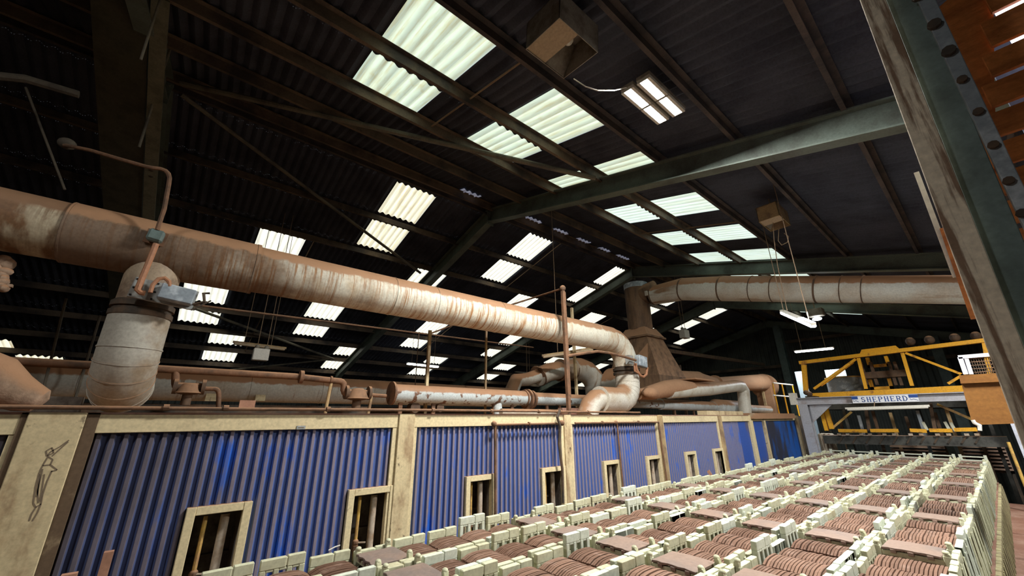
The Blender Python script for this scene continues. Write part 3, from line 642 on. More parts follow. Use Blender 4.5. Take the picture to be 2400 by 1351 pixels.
def drop(y, x, zt, zb, r, label, bend, name='duct_drop', tail=None, m='drop'):
    """flanged vertical drop with a segmented elbow at its foot; bend = direction the foot turns to"""
    t = thing(name, label, 'duct', (x, y, zb))
    b = Vector(bend); R_ = r * 1.5
    pts = [Vector((x, y, zt)), Vector((x, y, zb + R_ + .001))]
    for k in range(1, 6):
        a = math.pi / 2 * k / 5
        pts.append(Vector((x, y, zb + R_)) + b * R_ * (1 - math.cos(a)) + Vector((0, 0, -R_ * math.sin(a))))
    if tail: pts += [pts[-1] + b * tail]
    MB().tube(pts, r, 28).build('drop_section', M[m], t)
    sm = MB()
    for k in range(1, 7):
        p = pts[k]; q = pts[k + 1] - pts[k - 1] if k + 1 < len(pts) else pts[k] - pts[k - 1]
        ring(sm, p, q, r, .010, .005, 28)
    sm.build('seam', M[m], t)
    return t, pts
t1, pp = drop(-0.375, XD, 0.80, 0.262, 0.192, 'pale seamed duct drop under the overhead duct at left, with a grey box', (-1, 0, 0), tail=0.1, m='drop_grey')
MB().tube([(XD, -0.375, 1.24), (XD, -0.375, 0.92)], 0.178, 28).build('branch_collar', M['drop_dirty'], t1)
mb = MB(); ring(mb, (XD, -0.375, 0.89), (0, 0, 1), 0.188, .04, .012, 28); ring(mb, (XD, -0.375, 0.82), (0, 0, 1), 0.188, .04, .012, 28)
mb.tube([(XD, -.375, .925), (XD, -.375, .785)], .185, 24); mb.build('damper_flange', M['dark_metal'], t1)
# damper motor box on the left drop
c0 = P(385, 690, x=-4.03)
rx = Matrix.Rotation(math.radians(-6), 3, 'X')
MB().box(c0.x - .03, c0.x, c0.y - .20, c0.y + .20, c0.z - .075, c0.z + .085, rx, c0).build('mounting_plate', M['box_grey'], t1); mp_ = bpy.data.objects['mounting_plate']
mb = MB().box(c0.x, c0.x + .09, c0.y - .03, c0.y + .19, c0.z - .055, c0.z + .07, rx, c0); mb.build('damper_motor_box', M['galv'], t1, bevel=0.008)
mb = MB()
for j in (-.185, -.06): 
    for k in (-.06, 0, .07): mb.box(c0.x - .001, c0.x + .004, c0.y + j - .006, c0.y + j + .006, c0.z + k - .006, c0.z + k + .006, rx, c0)
mb.build('bolt_hole', M['black'], mp_)
MB().tube([c0 + Vector((0, .19, -.05)), c0 + Vector((.02, .26, -.02)), c0 + Vector((.02, .24, .05)), c0 + Vector((.02, .28, .06))], .01, 6).bar(c0 + Vector((.01, .19, -.10)), c0 + Vector((.01, .30, 0.0)), .02, .01).build('damper_linkage', M['dark_metal'], t1)
q = lambda px, py, x=-3.95: P(px, py, x=x)
MB().tube([q(352, 686), q(358, 668), q(372, 654), q(386, 652), q(396, 660), q(398, 672)], .014, 8).build('conduit_loop', M['copper_cable'], t1)
# conduit that comes from the girder, over the duct, to the motor
t = thing('conduit_run', 'rusty conduit bending over the rusty duct, with a blue-grey junction box on it', 'conduit', q(365, 555))
MB().tube([P(150, 340, x=-4.6), P(210, 352, x=-4.5), P(287, 375, x=-4.1), P(340, 390, x=-4.0)] + arc(q(405, 395, -3.98), P(360, 394, x=-3.98), P(396, 430, x=-3.98), 5) + [P(385, 490, x=-3.98), P(368, 540, x=-3.98)], .016, 8).build('rigid_conduit', M['rust'], t)
MB().tube([P(366, 572, x=-3.98), P(350, 612, x=-3.98), P(332, 655, x=-3.98), P(323, 680, x=-3.98), P(330, 686, x=-3.98), P(340, 688, x=-3.98)], .02, 8).build('flexible_conduit', M['copper_cable'], t)
cb = P(365, 555, x=-4.02)
MB().box(cb.x - .02, cb.x + .05, cb.y - .05, cb.y + .05, cb.z - .05, cb.z + .05, rx, cb).build('junction_box', M['teal'], t, bevel=.015)
MB().box(cb.x - .03, cb.x - .02, cb.y - .065, cb.y + .065, cb.z - .06, cb.z + .06, rx, cb).build('back_plate', M['rust'], t)
M['dim_brown'] = surface('dim_brown_iron', (0.085, 0.07, 0.05), (0.05, 0.04, 0.03), 7, rough=.8); bl = P(157, 337, x=-4.62); MB().ell(bl, (.05, .06, .05)).build('bulkhead_lamp', M['dim_brown'], t)
# far drop under the elbow
t2, pp = drop(EY, XD, 0.79, 0.315, 0.217, 'pale duct drop with a segmented elbow below the dark flange, beside the stack', (0, -1, 0), tail=0.55)
e = pp[-1]
MB().tube([e + Vector((0, .02, 0)), e + Vector((0, -.10, -.01)), e + Vector((0.0, -.24, -.10)), e + Vector((0, -.36, -.28))], .165, 24).build('outlet_branch', M['drop'], t2)
mb = MB(); ring(mb, (XD, EY, 0.87), (0, 0, 1), .22, .045, .026, 28); ring(mb, (XD, EY, 0.80), (0, 0, 1), .22, .045, .026, 28); mb.tube([(XD, EY, .925), (XD, EY, .78)], .212, 28)
mb.build('damper_flange', M['dark_metal'], t2)
c1 = P(1502, 848, x=-4.02)
MB().box(c1.x - .05, c1.x + .06, c1.y - .13, c1.y + .13, c1.z - .10, c1.z + .10, rx, c1).build('damper_motor_box', M['galv'], t2, bevel=.01)
MB().box(c1.x - .05, c1.x + .03, c1.y - .42, c1.y - .28, c1.z - .08, c1.z + .08).build('damper_actuator', M['box_grey'], t2)
qq = lambda px, py: P(px, py, x=-4.0)
MB().tube([qq(1490, 852), qq(1492, 866), qq(1500, 880), qq(1508, 884), qq(1515, 878), qq(1517, 862)], .022, 8).tube([qq(1486, 850), qq(1488, 870), qq(1497, 876)], .016, 8).build('conduit_loop', M['copper_cable'], t2)
# long grey pipe behind
XG = -5.6
gp = thing('insulated_pipe', 'long grey insulated pipe lying along the kiln roof, dust on top, behind the gas pipe', 'pipe', (XG, 1, .35))
zc = lambda px, py: P(px, py, x=XG).z
MB().tube([(XG, y, .375) for y in (-4.5, -3, -1.5, 0, 1.5, 3, 4.7)], .165, 24).build('pipe_section', M['grey_pipe'], gp)
mb = MB()
for y in (-2.2, -.75, 0.62, 1.4, 2.5, 3.6): ring(mb, (XG, y, .375), (0, 1, 0), .165, .012, .004, 24)
mb.build('seam', M['grey_pipe'], gp)
for px in (495, 610):
    p = P(px, 932, x=XG + .12); MB().box(p.x, p.x + .02, p.y - .05, p.y + .05, p.z - .04, p.z + .04).build('patch_plate', M['cream'], gp)
tag(MB().box(XG + .5, XG + .56, -2.5, 3.5, .055, .16).build('steel_channel', M['dark_metal']), 'long dark steel channel lying on the kiln roof under the grey pipe', 'channel')
p = P(580, 947, x=-3.6); tag(MB().box(p.x - .02, p.x, p.y - .05, p.y + .05, p.z - .03, p.z + .025).build('brick', M['board']), 'small tan tile on edge on the kiln roof behind the conduit', 'tile piece')
tag(MB().box(-5.0, -4.9, -1.25, -.62, .06, .20).build('steel_plate', M['recess']), 'dark plate standing on the kiln roof left of the pale drop', 'plate')
# gas pipe with governors
XP = -4.75
g = thing('gas_pipe', 'brown gas main along the kiln roof with a flange and two hanging governors', 'pipe', (XP, 0, .45))
gq = lambda px, py, x=XP: P(px, py, x=x)
MB().tube([gq(-60, 842), gq(0, 846), gq(300, 861), gq(690, 883), gq(775, 892), gq(795, 894)] + arc(gq(806, 896), gq(797, 894), gq(806, 904), 3) + [gq(805, 915)] + arc(gq(806, 924), gq(806, 916), gq(815, 924), 3) + [gq(820, 925)], .034, 12).build('main_pipe', M['rust'], g)
mb = MB(); ring(mb, gq(706, 884), (0, 1, 0), .034, .035, .035, 16); ring(mb, gq(776, 891), (0, 1, 0), .034, .02, .008, 12); mb.build('flange', M['rust'], g)
def governor(a, px, py, s=1.0):
    p = gq(px, py)
    mb = MB().tube([p + Vector((0, 0, .06 * s)), p + Vector((0, 0, .045 * s)), p + Vector((0, 0, -.03 * s)), p + Vector((0, 0, -.045 * s)), p + Vector((0, 0, -.06 * s))], .05, 14, radii=[.05 * s, .075 * s, .11 * s, .125 * s, .06 * s])
    mb.tube([p + Vector((0, 0, -.06 * s)), p + Vector((0, 0, -.17 * s))], .045 * s, 12)
    for dy in (-.12 * s, .12 * s): ring(mb, p + Vector((0, dy, .02)), (0, 1, 0), .035, .03, .04 * s, 14)
    mb.tube([p + Vector((0, -.12 * s, .02)), p + Vector((0, .12 * s, .02))], .035, 10)
    mb.build('governor', M['rust_dark'], g)
M['rust_dark'] = surface('dark_rusty_iron', (0.12, 0.075, 0.045), (0.06, 0.04, 0.03), 7, dust=(0.4, 0.8), rough=.75)
governor(g, 838, 925, 1.1); governor(g, 443, 912, .85)
MB().tube([gq(862, 926), gq(905, 929)], .022, 10).tube([gq(412, 870), gq(411, 895)] + arc(gq(411, 910), gq(411, 898), gq(425, 911), 3) + [gq(430, 911)], .03, 10).tube([gq(462, 911), gq(500, 912)] + arc(gq(513, 913), gq(503, 912), gq(513, 925), 3) + [gq(512, 955)], .02, 10).build('branch_pipe', M['rust'], g)
for px, py in ((777, 893), (871, 928)):
    a = gq(px, py); MB().tube([a, Vector((a.x, a.y - .02, .055))], .018, 8).build('stand', M['old_tan'], g)
# flaking manifold with a blank end
fp = thing('burner_manifold', 'flaking pale blue manifold pipe with a round rusty blank end, along the kiln edge', 'pipe', (-4.75, 4.8, .3))
XF = -4.75; ya = P(918, 922, x=XF).y
MB().tube([(XF, ya, .315), (XF, 3.1, .315), (XF, 4.26, .315)], .112, 24).build('pipe_section', M['flaking'], fp)
MB().tube([(XF, 4.26, .315), (XF, 6.2, .312), (XF, 8.3, .30)], .10, 24).build('pipe_section', M['flaking'], fp)
mb = MB(); ring(mb, (XF, ya, .315), (0, 1, 0), .112, .024, .03, 28); ring(mb, (XF, 4.26, .30), (0, 1, 0), .11, .035, .05, 24); ring(mb, (XF, 4.35, .30), (0, 1, 0), .10, .035, .042, 24); ring(mb, (XF, 4.2, .315), (0, 1, 0), .112, .024, .018, 24)
mb.build('flange', M['rust'], fp)
M['pale_blue_pipe'] = surface('pale_blue_grey_pipe', (0.50, 0.56, 0.56), (0.40, 0.42, 0.40), 4, dust=(0.1, 0.35), rough=.55)
MB().tube([(XF, 8.2, .30), (XF, 10.8, .285)], .12, 22).build('pipe_section', M['pale_blue_pipe'], fp)
MB().tube([(XF, 10.75, .285), (XF, 10.95, .28), (XF, 12.8, .265)], .19, 24, radii=[.13, .2, .2]).build('wide_section', M['pale_blue_pipe'], fp)
MB().tube([(XF, 12.8, .27), (XF, 14.8, .25)], .11, 18).build('pipe_section', M['pale_blue_pipe'], fp)
mb = MB()
for y in (2.14, 2.6, 3.6, 3.95, 4.7, 5.0, 8.8, 9.7): mb.box(XF - .014, XF + .014, y - .024, y + .024, .05, .23)
mb.build('support', M['rust'], fp)
MB().tube([(XF - .1, 2.34, .15), (XF + .02, 2.34, .15)], .066, 16).tube([(XF - .1, 2.7, .15), (XF + .02, 2.7, .15)], .054, 16).build('mounted_coupling', M['rust_dark'], fp)
MB().tube([(XF + .03, 3.66, .055), (XF, 3.66, .24)], .07, 14).build('saddle_branch', M['pale_blue_pipe'], fp)
tag(MB().tube([(-4.45, 3.5, .10), (-4.45, 4.7, .10)], .045, 14).build('spare_pipe', M['drop']), 'short grey pipe lying under the flaking manifold', 'pipe')
tag(MB().box(-4.55, -4.45, 4.75, 5.3, .045, .17).build('box_section', M['sign_pink'] if 'sign_pink' in M else M['car']), 'low pinkish box on the kiln roof behind the rusty post', 'box')
# arch of big ducting behind, collar and fan cowl
XA = -6.0
a_ = lambda px, py, x=XA: P(px, py, x=x)
ad = thing('arched_duct', 'dust-covered duct rising in an arch behind the two posts, with a dark collar', 'duct', (XA, 5, .4))
MB().tube([(XG, 4.6, .40), a_(1210, 892), a_(1235, 890), a_(1262, 880)], .13, 20).build('low_section', M['dusty_grey'] if 'dusty_grey' in M else M['grey_pipe'], ad)
MB().tube([a_(1262, 884), a_(1285, 873), a_(1312, 868)], .19, 22).build('rising_section', M['grey_pipe'], ad)
MB().tube([a_(1311, 868), a_(1322, 868), a_(1345, 866)], .225, 24).build('collar', M['drop_dirty'], ad)
MB().tube([a_(1340, 866), a_(1358, 866), a_(1374, 872), a_(1388, 886), a_(1396, 903), a_(1398, 925)], .255, 26).build('arch', M['grey_pipe'], ad)
mb = MB(); ring(mb, a_(1262, 882), (0, 1, .5), .19, .02, .03, 22); ring(mb, a_(1312, 868), (0, 1, 0), .225, .03, .02, 24); ring(mb, a_(1341, 866), (0, 1, 0), .225, .03, .02, 24); mb.build('clamp_ring', M['rust'], ad)
fan = thing('extract_fan', 'round dusty fan cowl partly hidden behind the pale elbow drop', 'fan', P(1450, 905, x=-5.4))
c = P(1452, 905, x=-5.5); MB().tube([c + Vector((-.2, 0, 0)), c + Vector((.2, 0, 0))], .42, 28).build('cowl', M['grey_pipe'], fan)
# posts on the roof
def post(px, top, bot, r, label, x=-4.35, m='rust', sq=True):
    a = P(px[0], top, x=x); b = P(px[1], bot, x=x); b = Vector((a.x, a.y, .055))
    return tag((MB().bar(a, b, r * 2, r * 2) if sq else MB().tube([a, b], r, 10)).build('roof_post', M[m]), label, 'post', 'posts standing on the kiln roof')
tp = thing('pipe_mast', 'tall rusty mast with rounded head and slanting arm, in front of the long duct', 'post', (-4.2, 4.7, .05))
xm = -3.93; ym = P(1333, 960, x=xm).y; zt = P(1317, 676, x=xm).z
MB().bar((xm, ym, .05), (xm, ym, zt), .045, .05).build('mast', M['rust'], tp); MB().tube([(xm, ym + .05, .3), (xm, ym + .05, zt - .05)], .012, 6).build('side_pipe', M['rust'], tp)
MB().ell((xm, ym, zt), .05).build('elbow_fitting', M['rust'], tp)
MB().tube([(xm, ym, zt), P(1245, 700, x=-4.75), P(1188, 718, x=-5.1), P(1060, 763, x=-6.0), P(1010, 782, x=-6.2)], .016, 8).build('slanting_arm', M['rust'], tp)
MB().tube([(xm, ym, P(1330, 836, x=xm).z), P(1360, 830, x=xm), P(1400, 824, x=xm), P(1430, 828, x=xm), P(1460, 836, x=xm), P(1490, 845, x=xm)], .022, 8).build('side_arm', M['rust'], tp)
MB().tube([(xm, ym, .13)] + arc((xm, ym, .075), (xm, ym, .12), (xm, ym - .1, .075), 3) + [P(1305, 966, x=xm + .1)], .022, 8).build('foot_pipe', M['rust'], tp)
post((1340, 1345), 722, 930, .022, 'cream post standing close beside the tall rusty mast', x=-5.0, m='cream_post')
post((1008, 1007), 775, 900, .020, 'cream post standing behind the round blank end of the flaking manifold', x=-5.0, m='cream_post')
post((1140, 1142), 764, 905, .014, 'slim tan post between the two other roof posts, under the long duct', x=-5.0, m='old_tan')
post((982, 980), 780, 900, .006, 'thin dark rod just left of the cream post', x=-5.3, m='rust_dark', sq=False)
rod(P(455, 715, x=-6.2), P(1250, 815, x=-6.6), 'long thin pipe slung below the long duct, across the left slope', .014, 'slung_pipe', 'rust', 'pipe', None)
rod(P(155, 700, x=-5.2), P(92, 953, x=-5.2), 'first dusty wire rope hanging at the far left', .010, 'hanging_rope', 'dim_brown', 'rope', 'ropes hanging at the left')
rod(P(235, 740, x=-5.2), P(170, 957, x=-5.2), 'second dusty wire rope hanging, nearer the pale drop', .010, 'hanging_rope', 'dim_brown', 'rope', 'ropes hanging at the left')
rod(P(60, 205, x=-5.2), P(152, 445, x=-5.2), 'grey rope hanging at the top left above the rusty duct', .010, 'hanging_rope', 'dim_brown', 'rope', 'ropes hanging at the left')
tag(MB().tube([P(-40, 175, x=-4.8), P(60, 185, x=-4.8), P(185, 222, x=-4.8)], .035, 8).build('dark_pipe', M['dim_brown']), 'dim rusty pipe at the top left, ending at the olive girder', 'pipe')
# lagged lumps at the left edge
tag(MB().tube([P(-80, 865, x=-3.9), P(-15, 885, x=-3.9), P(25, 915, x=-3.9), P(60, 930, x=-3.9), P(95, 940, x=-3.9), P(103, 945, x=-3.9)], .1, 18, radii=[.14, .13, .11, .095, .07, .03]).build('lagged_pipe', M['lagging']), 'dust-caked lagged pipe end resting on the kiln roof at the left edge', 'pipe')
mb = MB(); rs = random.Random(5)
for k in range(9):
    p = P(-8 + rs.random() * 26, 612 + k * 8, x=-4.35); mb.ell(p, (.04, .03 + rs.random() * .02, .03 + rs.random() * .02), 8, 6)
mb.bar(P(-10, 668, x=-4.35), P(30, 671, x=-4.35), .03, .02); tag(mb.build('debris_bracket', M['lagging']), 'clump of pale dusty fittings under the duct at the left edge', 'bracket')
# stack and right-hand duct
YS = 9.0; XS = -5.5
st = thing('exhaust_stack', 'rust-brown exhaust stack, round flue on a flared box, right of the long duct elbow', 'stack', (XS, YS, 0))
MB().tube([(XS, YS, 2.2), (XS, YS, 3.36)], .31, 28).build('flue', M['stack'], st)
MB().tube([(XS, YS, 3.34), (XS, YS, 3.48)], .315, 28).build('cap_band', M['galv_shiny'] if 'galv_shiny' in M else M['galv'], st)
MB().tube([(XS, YS, 3.47), (XS, YS, 3.50)], .27, 28).build('flue_cap', M['dark_metal'], st)
ang = Matrix.Rotation(0, 3, 'Z')
def frustum(mb, z0, a0, b0, z1, a1, b1, cx0=0.0, cx1=0.0):
    vs = [(XS + cx0 + i * a0, YS + j * b0, z0) for i, j in ((-1, -1), (1, -1), (1, 1), (-1, 1))] + [(XS + cx1 + i * a1, YS + j * b1, z1) for i, j in ((-1, -1), (1, -1), (1, 1), (-1, 1))]
    mb.add(vs, [(3, 2, 1, 0), (4, 5, 6, 7), (0, 1, 5, 4), (1, 2, 6, 5), (2, 3, 7, 6), (3, 0, 4, 7)])
mb = MB(); frustum(mb, 1.98, .42, .42, 2.22, .28, .28); frustum(mb, 1.94, .44, .44, 1.985, .44, .44); mb.build('upper_hopper', M['stack'], st)
mb = MB(); frustum(mb, .95, .72, .62, 1.94, .38, .38); frustum(mb, .4, .72, .62, .96, .72, .62); mb.build('flared_box', M['stack'], st)
mb = MB(); mb.prism([(XS + .45, YS - .64, 1.0), (XS + .41, YS - .42, 1.75), (XS - .35, YS - .62, 1.0)], (0, -.02, 0)); mb.build('gusset_sheet', M['dusty'], st)
rd = thing('branch_duct', 'wide banded duct running right from the rust-brown stack to behind the big column', 'duct', (XS + .5, YS, 3.1))
pa = Vector((XS + .1, YS, 3.14)); top = []
for px, py0, py1 in ((1530, 672, 715), (1600, 653, 704), (1700, 648, 706), (1900, 648, 709), (2100, 647, 711), (2290, 646, 714)):
    a = P(px, py0, y=YS); b = P(px, py1, y=YS); top.append(((a + b) / 2, (a - b).length / 2))
MB().tube([pa, pa + Vector((.35, 0, .01)), top[0][0]], .24, 24).build('collar_section', M['stack'], rd)
MB().tube([p for p, r in top], .24, 28, radii=[r for p, r in top]).build('duct_section', M['grey_pipe_b'] if 'grey_pipe_b' in M else M['branch'] if 'branch' in M else M['grey_pipe'], rd)
mb = MB()
for px, (i, f) in ((1532, (0, .03)), (1602, (1, .0)), (1692, (1, .92)), (1770, (2, .35)), (1820, (2, .6)), (1915, (3, .08)), (1985, (3, .4)), (2030, (3, .65))):
    p = top[i][0].lerp(top[i + 1][0], f); r = top[i][1] * (1 - f) + top[i + 1][1] * f; ring(mb, p, top[i + 1][0] - top[i][0], r, .03 if i < 2 or px == 1915 else .015, .008, 28)
mb.build('band', M['rust_dark'], rd)
MB().box(top[0][0].x - .03, top[0][0].x + .03, YS - .33, YS - .27, top[0][0].z - .06, top[0][0].z + .06).build('band_lug', M['grey_pipe'], rd)
# ducts right of the stack, above the kiln end
rg = thing('fan_duct', 'big dust-brown horizontal duct right of the pale drop, ending in a round flange', 'duct', (-5.0, 9, .5))
XH = -5.3; h = lambda px, py, x=XH: P(px, py, x=x)
MB().tube([h(1508, 896), h(1560, 891), h(1635, 892)], .25, 26).build('first_section', M['dusty'], rg)
MB().tube([h(1635, 893), h(1670, 900), h(1690, 900), h(1790, 897)], .22, 26, radii=[.24, .2, .2, .30]).build('second_section', M['dusty'], rg)
c = h(1788, 905); MB().tube([c, c + Vector((0, .25, 0))], .43, 32).build('fan_flange', M['dusty'], rg)
MB().box(c.x - .25, c.x + .25, c.y - .05, c.y + .2, .1, c.z).build('fan_pedestal', M['dusty'], rg)
MB().tube([c + Vector((0, .25, .05)), c + Vector((0, 1.0, .05))], .22, 20).build('motor', M['dusty'], rg)
mb = MB(); ring(mb, h(1511, 896), (0, 1, 0), .25, .04, .03, 24); ring(mb, h(1676, 900), (0, 1, 0), .21, .04, .04, 24); mb.build('clamp_ring', M['dusty'], rg)
r2 = thing('return_duct', 'patchy cream and brown duct that turns down to the kiln end', 'duct', (-4.4, 9, .4))
XJ = -4.35; j = lambda px, py, x=XJ: P(px, py, x=x)
MB().tube([j(1495, 925), j(1525, 921), j(1560, 912), j(1585, 908), j(1620, 910)], .18, 24, radii=[.10, .14, .17, .17, .14]).build('cowl_section', M['dusty'], r2)
MB().tube([j(1565, 918), j(1600, 916), j(1660, 913), j(1725, 905), j(1736, 907), j(1742, 916), j(1745, 950), j(1748, 975)], .15, 22).build('bent_section', M['patchy'] if 'patchy' in M else M['duct2'] if 'duct2' in M else M['drop'], r2)
MB().box(j(1630, 900).x - .25, j(1630, 900).x + .2, j(1610, 893).y, j(1655, 893).y, j(1630, 893).z, j(1630, 893).z + .03).build('cover_plate', M['dusty'], r2)
c = j(1525, 922, -4.15); MB().ell(c, (.13, .22, .11)).build('cone_cap', M['dusty'], r2)
for (px0, px1, zz0, zz1, x, m, l) in ((1658, 1742, .045, .14, -3.7, 'cream_post', 'cream timber block on the kiln roof under the return duct'), (1765, 1862, -.02, .10, -3.42, 'dusty', 'dusty brown walkway beam beyond the kiln end, under the railing')):
    a = P(px0, 970, x=x); b = P(px1, 970, x=x); tag(MB().box(x - .2, x, a.y, b.y, zz0, zz1).build('deck_beam', M[m]), l, 'beam')
# railing
rl = thing('guard_railing', 'yellow and white guard railing at the far kiln end beside the grey leg', 'railing', (-4.2, 13, .2))
mb = MB(); xr_ = -4.3
for px in (1812, 1833, 1857): 
    a = P(px, 905, x=xr_); mb.tube([(xr_, a.y, .05), (xr_, a.y, P(px, 899 + (px - 1812) * .12, x=xr_).z)], .02, 8)
mb.build('railing_post', M['yellow'], rl)
mb = MB(); mb.tube([P(1812, 898, x=xr_), P(1858, 903, x=xr_)], .022, 8).tube([P(1812, 927, x=xr_), P(1858, 931, x=xr_)], .02, 8); mb.build('rail', M['white_fit'], rl)

# ------------------------------------------------------------------ tiles on the kiln car
ZC = -0.80                      # tile tops
CW, RW, Y0 = 0.42, 0.26, 3.64   # column and row spacing; Y0 = front edge of a row that carries a flat tile
XC = [-0.56 - CW * i for i in range(6)]
COLN = ['rightmost column', 'second column from right', 'third column from right', 'third column from kiln', 'second column from kiln', 'column nearest kiln']
def in_view(x, y, z=ZC, m=25):
    p = proj((x, y, z)); return p is not None and -m < p[0] < 2400 + m and p[1] < 1351 + m
TT, TP, NT = 0.0128, 0.0178, 17
def tile_geo(mb, x, yc, zt, h=0.20, bow=0.006, L_=0.246):
    """one clay tile on edge: arched top edge, slight bow"""
    n = 6; pr = []
    for i in range(n + 1):
        t = -1 + 2 * i / n; pr.append((yc + t * L_ / 2, zt - 0.026 * abs(t) ** 3.2, x + bow * (1 - t * t)))
    vs = []
    for y, z, xx in pr: vs += [(xx - TT / 2, y, z), (xx + TT / 2, y, z), (xx - TT / 2, y, zt - h), (xx + TT / 2, y, zt - h)]
    fs = []
    for i in range(n):
        a, b = 4 * i, 4 * i + 4; fs += [(a, a + 1, b + 1, b), (a, b, b + 2, a + 2), (a + 1, a + 3, b + 3, b + 1)]
    fs += [(0, 2, 3, 1), (4 * n, 4 * n + 1, 4 * n + 3, 4 * n + 2)]
    mb.add(vs, fs)
mb = MB(); tile_geo(mb, 0, 0, 0); tile_me = mb.mesh('clay_tile', M['tile'])
def setter_mesh(name, hl, hr, m, style):
    """two slotted side walls joined by cross bars, open in between; origin = pack centre at tile-top level"""
    mb = MB(); L_ = 0.115; H_ = 0.36
    for sx, h in ((-1, hl), (1, hr)):
        xi, xo = sx * 0.166, sx * 0.200; x0, x1 = min(xi, xo), max(xi, xo)
        mb.box(x0, x1, -L_, L_, h - 0.075, h - 0.002) if style == 2 else None
        # top blocks with a split, the near one a little lower
        mb.box(x0, x1, -L_, 0.015, h - 0.055, h - 0.004); mb.box(x0, x1, 0.021, L_, h - 0.055, h)
        mb.box(x0 + .003, x1 - .003, -L_ + .002, L_ - .002, h - 0.05, h - 0.008)
        for a, b in ((-L_, -0.085), (-0.045, -0.018), (0.022, 0.05), (0.085, L_)): mb.box(x0, x1, a, b, -H_ + 0.03, h - 0.055)
        for a, b in ((-0.085, -0.045), (-0.018, 0.022), (0.05, 0.085)):   # rounded heads of the slots
            mb.box(x0 + .002, x1 - .002, a, b, h - 0.068, h - 0.054); mb.box(x0, x1, a, b, -H_ + 0.03, -0.21)
        mb.box(x0, x1, -L_, L_, -H_, -H_ + 0.03)
        mb.box(min(xo, sx * 0.207), max(xo, sx * 0.207), -L_ + .01, -L_ + .035, -H_, h - 0.03); mb.box(min(xo, sx * 0.207), max(xo, sx * 0.207), L_ - .035, L_ - .01, -H_, h - 0.03)
    for y in (-0.08, 0.08): mb.box(-0.2, 0.2, y - 0.012, y + 0.012, -H_, -H_ + 0.03)
    if style == 3:      # carries a flat tile: two rails across and horns at the corners
        for y in (-0.10, 0.10): mb.box(-0.17, 0.17, y - 0.012, y + 0.012, -0.035, -0.005)
        for sx in (-1, 1):
            for y in (-0.10, 0.095):
                mb.box(sx * 0.158 - 0.02, sx * 0.158 + 0.02, y - 0.016, y + 0.016, -0.06, 0.018)
                mb.bar((sx * 0.162, y, 0.010), (sx * 0.156, y, 0.032 + 0.012 * (y > 0)), 0.030, 0.030, up=(0, 1, 0)); mb.ell((sx * 0.155, y, 0.034 + 0.012 * (y > 0)), (0.019, 0.019, 0.014), 8, 5)
    return mb.mesh(name, m, 0.0035)
SM = [setter_mesh('s%d' % i, *a) for i, a in enumerate([(0.012, 0.012, M['setter'], 1), (0.035, 0.018, M['setter'], 1), (0.022, 0.030, M['setter_pale'], 2),
                                                        (0.062, 0.035, M['setter'], 1), (0.035, 0.060, M['setter_pale'], 1), (0.09, 0.03, M['setter_pale'], 1)])]
SF = setter_mesh('s_flat', 0.02, 0.02, M['setter'], 3)
def lid_mesh():
    mb = MB(); n = 8; vs = []; a, b = 0.134, 0.120     # across x, along y, slightly cambered, nibs on the near edge
    rs = random.Random(2)
    for jx in range(n + 1):
        t = -1 + 2 * jx / n; w_ = 0.006 * math.sin(jx * 2.3)
        for y in (-b + w_, b): vs += [(t * a, y, 0.010 + 0.004 * (1 - t * t)), (t * a, y, -0.004 + 0.004 * (1 - t * t) + (0.003 if jx % 2 else 0))]
    fs = []
    for i in range(n):
        p = 4 * i; q_ = p + 4; fs += [(p, q_, q_ + 2, p + 2), (p + 1, p + 3, q_ + 3, q_ + 1), (p, p + 1, q_ + 1, q_), (p + 2, q_ + 2, q_ + 3, p + 3)]
    fs += [(0, 2, 3, 1), (4 * n, 4 * n + 1, 4 * n + 3, 4 * n + 2)]; mb.add(vs, fs)
    for x in (-0.08, 0.0, 0.085): mb.box(x - .014, x + .014, -b - .004, -b + .012, -0.016, 0.004)
    return mb.mesh('flat_tile', M['lid'], 0.0015)
LM = lid_mesh()
def copy_of(me, name, loc, label, cat, group, rz=0.0):
    o = bpy.data.objects.new(name, me); C.objects.link(o); o.location = loc; o.rotation_euler = (0, 0, rz); return tag(o, label, cat, group)
rs = random.Random(11)
packs = []; n_set = 0; n_lid = 0
J0, J1 = -13, 32
lids_seen = {}
def where(c, j):
    """row named from the flat tiles of its column, which can be counted from the camera side"""
    k = math.floor(j / 5) - firstlid[c]; r = j - 5 * math.floor(j / 5)
    return k, r
firstlid = {}
for c in range(6):
    for j in range(J0, J1 + 1):
        if j % 5 == 0 and in_view(XC[c], Y0 + RW * j + .1, m=-10): firstlid[c] = j // 5; break
CARD = ['zero', 'one', 'two', 'three', 'four', 'five', 'six', 'seven', 'eight', 'nine']
